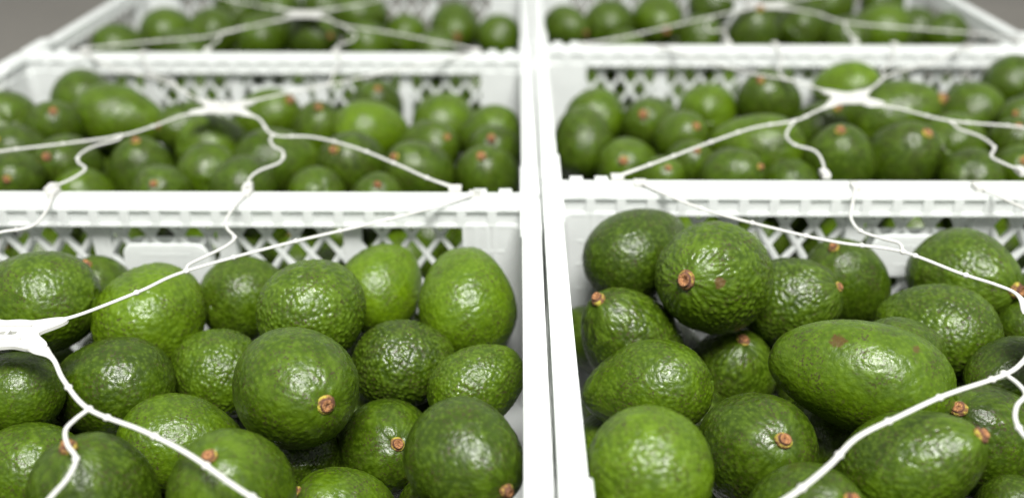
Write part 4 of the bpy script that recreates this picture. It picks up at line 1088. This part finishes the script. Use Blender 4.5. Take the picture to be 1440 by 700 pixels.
LABELS = {
 'A': ['dark green avocado with one broad sheen, lying under the strap hub',
       'small avocado pressed against the lattice wall, yellow stem scar up',
       'bright yellow-green round avocado crossed by a strap arm, beneath the name plate',
       'dark wide avocado with a blotched sheen below the strap hub',
       'smooth mid-green avocado half under the strap hub, beside the dark wide one',
       'mid-green avocado below the curled cord, touching no stem scar',
       'dark dull avocado behind the curled cord, orange stem scar at its crown',
       'mid-green avocado lying between two cords above the stem-topped one',
       'pebbly avocado wedged between the bright yellow-green one and the large round one',
       'glossy avocado crossed by a knotted strap, round brown stem scar on top',
       'pebbly round avocado at the lattice beside the bright yellow-green one',
       'coarsely pebbled avocado with glittering bumps behind the large round one',
       'bright smooth avocado leaning on the lattice wall beside the tall one',
       'tall bright avocado standing in the crate corner against the wall',
       'large round avocado with yellow-rimmed stem scar and dark specks, on top',
       'very dark pebbly avocado with a pointed end beside the tall corner one',
       'mid-green avocado pushed under the side rim below the tall corner one',
       'smooth dark avocado with a brown stem scar pointing up, below the pointed one',
       'large dull green avocado against the side rim, stem scar low on its side',
       'deep shaded avocado under the large round speckled one',
       'mid-green avocado with yellow stem scar peeking beneath the deep shaded one'],
 'B': ['dark green avocado resting high in the corner behind the pebbly topmost one',
       'topmost pebbly avocado with a large round stem scar and a small scuff',
       'dark avocado with its stem scar up, beneath the high corner fruit',
       'small dark avocado with an upright stubby stem under the topmost pebbly one',
       'oval glossy avocado lying along the side rim with white sheen',
       'bright yellow-green round avocado beside the side rim, no stem showing',
       'smooth dark avocado with round brown stem scar facing out below the scarred one',
       'big oblong glossy avocado lying sideways with a red-brown scar',
       'dark pebbly avocado with a stubby stem sticking out sideways',
       'dark avocado at the lattice, stem scar up, beside the name plate',
       'pebbly broad avocado with bright sheen behind the oblong scarred one',
       'tall pebbly avocado in front of the name plate, small stem scar on its side',
       'avocado tucked behind the oblong scarred one, only its back showing',
       'dark avocado with a yellow stem stub touching the knotted strap',
       'dark avocado under the strap loop, stem scar beside the strap',
       'wide mid-green avocado lying behind the knotted strap, stem scar at its shoulder',
       'dark avocado crossed by the lower end of the knotted strap, stem scar up',
       'small avocado wedged behind the strap loop, next to the tall pebbly one',
       'small dark avocado below the strap loop and the dark yellow-stemmed one',
       'small avocado by the lattice, beyond the tall pebbly one'],
}
NETL = {
 'A': 'sparser crate',
 'B': 'heaped crate',
 'C': 'middle crate of the lower column',
 'D': 'middle crate of the higher column',
 'E': 'lower crate beside the bare floor',
 'F': 'higher crate beside the bare floor'}

# ------------------------------------------------------------------ avocados
def profile(q, taper, n):
    """unit-width pear outline from the blossom end (-z) to the stem end (+z)"""
    t = np.linspace(0, math.pi, n)
    z = -q*np.cos(t)
    r = np.sin(t)**0.92*(1 - taper*(z/q) - 0.35*taper*(z/q)**2)
    r = r/r.max()
    r[0] = r[-1] = 0
    # little hollow where the stem sits
    z = z - 0.035*np.exp(-(r/0.20)**2)*(z > 0)
    return z, r
def avocado_mesh(name, q, bump, seed, nphi, ns, taper=0.15):
    rg = np.random.default_rng(seed)
    z, r = profile(q, taper, ns)
    arc = np.concatenate([[0], np.cumsum(np.hypot(np.diff(z), np.diff(r)))])
    zz, rr, aa = z[1:-1], r[1:-1], arc[1:-1]
    phi = np.linspace(0, 2*math.pi, nphi, endpoint=False)
    PH, ZZ = np.meshgrid(phi, zz)
    RR = np.repeat(rr[:, None], nphi, 1)
    # low lumps that break the turned look
    low = np.zeros_like(PH)
    for _ in range(7):
        kx = rg.integers(1, 4); kz = rg.uniform(0.8, 3.2); ph = rg.uniform(0, 6.28, 2)
        low += rg.uniform(0.4, 1.0)*np.cos(kx*PH + ph[0])*np.cos(kz*ZZ + ph[1])
    low *= 0.011
    # pebbles: bumps spread over the skin, drawn out along the fruit near the stem
    area = 2*math.pi*np.sum(rr*np.gradient(aa))
    nb = int(area/(0.098**2))
    cdf = np.cumsum(rr*np.gradient(aa)); cdf /= cdf[-1]
    ub = rg.random(nb*4)
    ba = np.interp(ub, cdf, aa); bp = rg.random(nb*4)*2*math.pi
    br = np.interp(ba, aa, rr)
    bz = np.interp(ba, aa, zz)
    # thin out to an even spacing
    keep = []
    P3 = np.stack([br*np.cos(bp), br*np.sin(bp), bz], 1)
    for i in range(len(P3)):
        if len(keep) >= nb: break
        if not keep or np.min(np.sum((P3[keep] - P3[i])**2, 1)) > 0.066**2:
            keep.append(i)
    ba, bp, br = ba[keep], bp[keep], br[keep]
    amp = rg.uniform(0.35, 1.0, len(keep)); sig = rg.uniform(0.024, 0.041, len(keep))
    h = np.zeros_like(PH)
    for i in range(len(zz)):
        near = np.abs(ba - aa[i]) < 0.22
        if not near.any(): continue
        d = np.abs(phi[:, None] - bp[None, near]); d = np.minimum(d, 2*math.pi-d)
        st = np.clip((zz[i]/q - 0.40)/0.5, 0, 1)            # towards the stem
        dx = d*0.5*(rr[i] + br[near]); dy = (aa[i] - ba[near])[None, :]*(1 - 0.55*st)
        g = amp[near]*np.exp(-(dx**2 + dy**2)/(2*sig[near]**2))
        h[i] = np.sqrt(np.sum(g**2, 1))
    fade = 1 - 0.35*np.clip((ZZ/q - 0.80)/0.2, 0, 1)
    disp = low + h*0.033*bump*fade
    # normals of the turned outline
    dz, dr = np.gradient(zz), np.gradient(rr)
    ln = np.hypot(dz, dr)
    nr, nz = (dz/ln)[:, None], (-dr/ln)[:, None]
    X = (RR + nr*disp)*np.cos(PH); Y = (RR + nr*disp)*np.sin(PH); Z = ZZ + nz*disp
    V = np.stack([X, Y, Z], -1).reshape(-1, 3)
    V = np.vstack([V, [[0, 0, z[0]]], [[0, 0, z[-1]]]])
    m = len(zz)
    i0 = np.arange(m-1)[:, None]*nphi; k = np.arange(nphi)[None, :]; l = (k+1) % nphi
    quads = np.stack([i0+k, i0+l, i0+nphi+l, i0+nphi+k], -1).reshape(-1, 4).tolist()
    kk = np.arange(nphi)
    t0 = [[m*nphi, int((j+1) % nphi), int(j)] for j in kk]
    t1 = [[m*nphi+1, int((m-1)*nphi+j), int((m-1)*nphi+(j+1) % nphi)] for j in kk]
    me = bpy.data.meshes.new(name)
    me.from_pydata(V.tolist(), [], quads + t0 + t1)
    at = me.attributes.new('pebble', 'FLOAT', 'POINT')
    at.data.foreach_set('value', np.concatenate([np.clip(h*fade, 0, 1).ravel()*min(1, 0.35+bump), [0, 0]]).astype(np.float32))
    me.polygons.foreach_set('use_smooth', [True]*len(me.polygons))
    me.update()
    return me
def stem_mesh(seed):
    """collar and cut stub in units of the fruit's half width, base at z = 0"""
    rg = random.Random(seed)
    rows = [(0.150, -0.05, 0), (0.172, 0.02, 0), (0.176, 0.05, 0), (0.160, 0.085, 0), (0.135, 0.098, 0.2),
            (0.122, 0.105, 0.6), (0.118, 0.105 + 0.05*rg.random(), 0.6), (0.100, 0.125 + 0.05*rg.random(), 0.85),
            (0.060, 0.118 + 0.04*rg.random(), 1), (0.025, 0.100, 0.75)]
    n = 22
    bm = bmesh.new()
    zone = []
    vs = []
    for (r, z, k) in rows:
        row = []
        for i in range(n):
            a = 2*math.pi*i/n
            f = 1 + 0.06*math.cos(2*a+seed) + rg.uniform(-0.05, 0.05)
            row.append(bm.verts.new((r*f*math.cos(a), r*f*math.sin(a), z + rg.uniform(-1, 1)*0.007*(k > 0.3))))
            zone.append(k)
        vs.append(row)
    for a, b in zip(vs, vs[1:]):
        for i in range(n):
            j = (i+1) % n
            bm.faces.new((a[i], a[j], b[j], b[i]))
    bm.faces.new(vs[0][::-1]); bm.faces.new(vs[-1])
    me = bpy.data.meshes.new('stem')
    bm.to_mesh(me); bm.free()
    at = me.attributes.new('zone', 'FLOAT', 'POINT')
    at.data.foreach_set('value', zone)
    me.polygons.foreach_set('use_smooth', [True]*len(me.polygons))
    me.materials.append(M_STEM)
    return me
STEMS = [stem_mesh(s) for s in range(5)]
HI = [(q, b, avocado_mesh('avocado', q, b, 10+i, 264, 176, tp)) for i, (q, b, tp) in enumerate(
    [(1.13, 0.38, 0.10), (1.13, 0.65, 0.12), (1.13, 1.0, 0.10), (1.25, 0.4, 0.15), (1.25, 0.8, 0.15), (1.38, 0.5, 0.2), (1.62, 0.25, 0.13)])]
LOW = [(q, b, avocado_mesh('avocado', q, b, 40+i, 110, 80, tp)) for i, (q, b, tp) in enumerate(
    [(1.13, 0.5, 0.12), (1.18, 0.8, 0.14), (1.28, 0.5, 0.16), (1.38, 0.7, 0.2)])]
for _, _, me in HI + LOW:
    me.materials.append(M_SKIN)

def add_avocado(p, r, q, ax, tint, bump, fine, k, stem=True):
    bank = HI if fine else LOW
    qv, _, me = min(bank, key=lambda v: abs(v[0]-q)*4 + abs(v[1]-bump)*(1 if fine else 0.4))
    o = link('avocado', me)
    ax = Vector(ax).normalized()
    rot = Vector((0, 0, 1)).rotation_difference(ax) @ Quaternion((0, 0, 1), (k*2.399) % 6.283)
    o.rotation_mode = 'QUATERNION'
    o.rotation_quaternion = rot
    o.location = p
    o.scale = (r, r, r*q/qv)
    o.color = (tint, bump, 0, 1)
    if not stem:
        return o
    s = link('stem', STEMS[k % 5], o)
    s.location = (0, 0, qv - 0.045)
    s.rotation_euler = (R((k*37) % 13 - 6), R((k*53) % 13 - 6), k*1.7)
    f = 0.70 + ((k*29) % 10)*0.03
    s.scale = (f, f, f*(0.85 + ((k*17) % 7)*0.07))
    return o

idx = {c: 0 for c in 'ABCDEF'}
for n, line in enumerate(FRUIT.strip().splitlines()):
    w = line.split()
    c = w[0]
    x, y, z, r, q, ax, ay, az, tint, bump = map(float, w[1:11])
    seen = int(w[11])
    o = add_avocado((x, y, z), r, q, (ax, ay, az), tint, bump, c in 'AB', n, bool(seen))
    if c in LABELS:
        tag(o, LABELS[c][idx[c]], 'avocado', 'top avocados in the ' + ('sparser' if c == 'A' else 'heaped') + ' end crate')
    else:
        tone = 'dark' if tint < 0.28 else 'bright' if tint > 0.48 else 'green'
        cx, cy = CRATES[c]
        side = (x-cx)*(1 if cx < 0 else -1)
        px = 'by the neighbouring column' if side > 0.12 else 'by the outer side' if side < -0.12 else 'under the hub' if abs(y-cy) < 0.07 else 'amid the crate'
        py = TOWARDS[c][0 if y < cy else 1]
        lab = '%s avocado, stem scar %s, %s, %s side of %s' % (tone, 'showing' if seen else 'hidden', px, py, WHERE[c])
        tag(o, lab, 'avocado', lab.replace('avocado', 'avocados'))
    idx[c] += 1
    if c == 'B' and idx[c] == SCARRED + 1: big = o
    if c == 'B' and idx[c] == SCUFFED + 1: peb = o
for n, line in enumerate(FILL.strip().splitlines()):
    w = line.split()
    c = w[0]
    x, y, z, r, q, ax, ay, az = map(float, w[1:])
    o = add_avocado((x, y, z), r, q, (ax, ay, az), 0.15 + 0.4*((n*37) % 10)/10, 0.6, False, n+3)
    tag(o, 'avocado lying under the top fruit in the ' + WHERE[c], 'avocado', 'deeper avocados in the ' + WHERE[c])
# the rest of the pile, hidden beneath: one joined mass
def joined_mass(rows):
    z, r = profile(1.2, 0.14, 14)
    n = 18
    V, Fc = [], []
    for w in rows:
        x, y, zz, rad, q, ax, ay, az = map(float, w.split()[1:])
        rot = Vector((0, 0, 1)).rotation_difference(Vector((ax, ay, az)).normalized())
        base = len(V)
        for i in range(14):
            for k in range(n):
                a = 2*math.pi*k/n
                V.append(tuple(Vector((x, y, zz)) + rot @ Vector((max(r[i], 0.01)*math.cos(a), max(r[i], 0.01)*math.sin(a), z[i]))*rad))
        for i in range(13):
            for k in range(n):
                l = (k+1) % n
                Fc.append((base+i*n+k, base+i*n+l, base+(i+1)*n+l, base+(i+1)*n+k))
        Fc.append(tuple(base+k for k in range(n))[::-1])
        Fc.append(tuple(base+13*n+k for k in range(n)))
    me = bpy.data.meshes.new('avocado_mass')
    me.from_pydata(V, [], Fc)
    me.polygons.foreach_set('use_smooth', [True]*len(me.polygons))
    return me
mass = link('avocado_mass', joined_mass(DEEP.strip().splitlines()), None, M_SKIN)
mass.color = (0.3, 0.6, 0, 1)
mass['kind'] = 'stuff'
tag(mass, 'shaded avocados filling the bottoms of the crates beneath the visible fruit', 'avocados')
# two fruits carry scars of their own
def own_skin(o, scars):
    o.data = o.data.copy()
    o.data.materials.clear()
    o.data.materials.append(skin('avocado_skin_scarred', scars))
def local_hit(o, target):
    """point of the fruit's skin that faces a given direction"""
    d = o.rotation_quaternion.inverted() @ Vector(target).normalized()
    best = max(o.data.vertices, key=lambda v: v.normal.dot(d))
    return tuple(best.co)
own_skin(big, [(local_hit(big, (-0.42, -0.30, 0.86)), (0.060, 0.024, 0.010), 0.15, 10, 0.46),
               (local_hit(big, (0.28, -0.30, 0.91)), (0.060, 0.035, 0.012), 0.10, 8, 0.30)])
own_skin(peb, [(local_hit(peb, (0.18, -0.80, 0.42)), (0.075, 0.030, 0.014), 0.11, 9, 0.22)])

# ------------------------------------------------------------------ strap nets
def plate_mesh(dirs):
    """thin plate with four necks running into the arms and a slot each side of a middle bar"""
    bm = bmesh.new()
    n = 96
    def rad(a):
        best = 0
        for d in dirs:
            k = (a - d + math.pi) % (2*math.pi) - math.pi
            best = max(best, 0.0148 + 0.0140*math.exp(-(k/0.30)**2))
        return best
    outer = []
    for i in range(n):
        a = 2*math.pi*i/n
        outer.append((rad(a)*math.cos(a)*1.2, rad(a)*math.sin(a)*1.0))
    inner = []
    for i in range(n):
        a = 2*math.pi*i/n
        c, s = math.cos(a), math.sin(a)
        e = 3.5
        m = (abs(c/0.0050)**e + abs(s/0.0018)**e)**(-1/e)
        inner.append((m*c, m*s))
    T = 0.0011
    va = [[bm.verts.new((x, y, zz)) for x, y in P] for P in (outer, inner) for zz in (-T, T)]
    for k in range(n):
        l = (k+1) % n
        bm.faces.new((va[0][k], va[0][l], va[1][l], va[1][k]))
        bm.faces.new((va[2][l], va[2][k], va[3][k], va[3][l]))
        bm.faces.new((va[1][k], va[1][l], va[3][l], va[3][k]))
        bm.faces.new((va[0][l], va[0][k], va[2][k], va[2][l]))
    box(bm, -0.0009, 0.0009, -0.0024, 0.0024, -0.0008, 0.0019)
    box(bm, -0.0110, 0.0110, 0.0062, 0.0078, 0.0008, 0.0022)
    box(bm, -0.0110, 0.0110, -0.0078, -0.0062, 0.0008, 0.0022)
    return bm
for c, (ctr, arms, cords) in NETS.items():
    top = H + UPS[c]
    root = empty('strap_net', ctr)
    C = Vector(ctr)
    tag(root, 'white plastic strap net hooked over the ' + NETL[c], 'strap', 'white strap nets hooked over the crates')
    dirs = [math.atan2(a[1][1]-C.y, a[1][0]-C.x) for a in arms]
    from_bm('hub_plate', plate_mesh(dirs), M_NET, root, smooth=False, bevel=0)
    front_cord_starts = [Vector(cd[0]) for cd in cords]
    for a in arms:
        path = cat_rom([tuple(Vector(p)-C) for p in a], 8)
        d0 = path[0].normalized()*0.019
        path = [Vector((d0.x, d0.y, 0))] + path[1:] if path[0].length > 0.019 else path
        bm = bmesh.new()
        L = len(path)
        def wf(t):
            w = 1.0 + 2.6*math.exp(-(t/0.07)**2) + 0.55*math.exp(-((t-0.97)/0.05)**2)
            return (w, 1.0 - 0.25*math.exp(-(t/0.05)**2))
        sweep(bm, path, 0.00135, 0.0010, 10, wf)
        # thickened knots along the arm
        acc, nxt = 0.0, 0.055
        for i in range(1, L-6):
            acc += (path[i]-path[i-1]).length
            if acc > nxt:
                blob(bm, path[i], 0.0022, 0.8); nxt += 0.034 + 0.01*random.random()
        from_bm('strap_arm', bm, M_NET, root, smooth=True)
        e = path[-1]
        bm = bmesh.new()
        box(bm, e.x-0.005, e.x+0.005, e.y-0.004, e.y+0.004, top+0.0006-C.z, top+0.0040-C.z)
        from_bm('rim_clip', bm, M_NET, root, bevel=0.0009)
    for cd in cords:
        path = cat_rom([tuple(Vector(p)-C) for p in cd], 8)
        bm = bmesh.new()
        sweep(bm, path, 0.0012, 0.0011, 10)
        blob(bm, path[0], 0.0024, 0.75)
        blob(bm, path[len(path)//2], 0.0020, 0.85)
        from_bm('tie_cord', bm, M_NET, root, smooth=True)
        e = path[-1]
        bm = bmesh.new()
        box(bm, e.x-0.0032, e.x+0.0032, e.y-0.006, e.y+0.006, top+0.0006-C.z, top+0.0048-C.z)
        from_bm('rim_clip', bm, M_NET, root, bevel=0.0009)
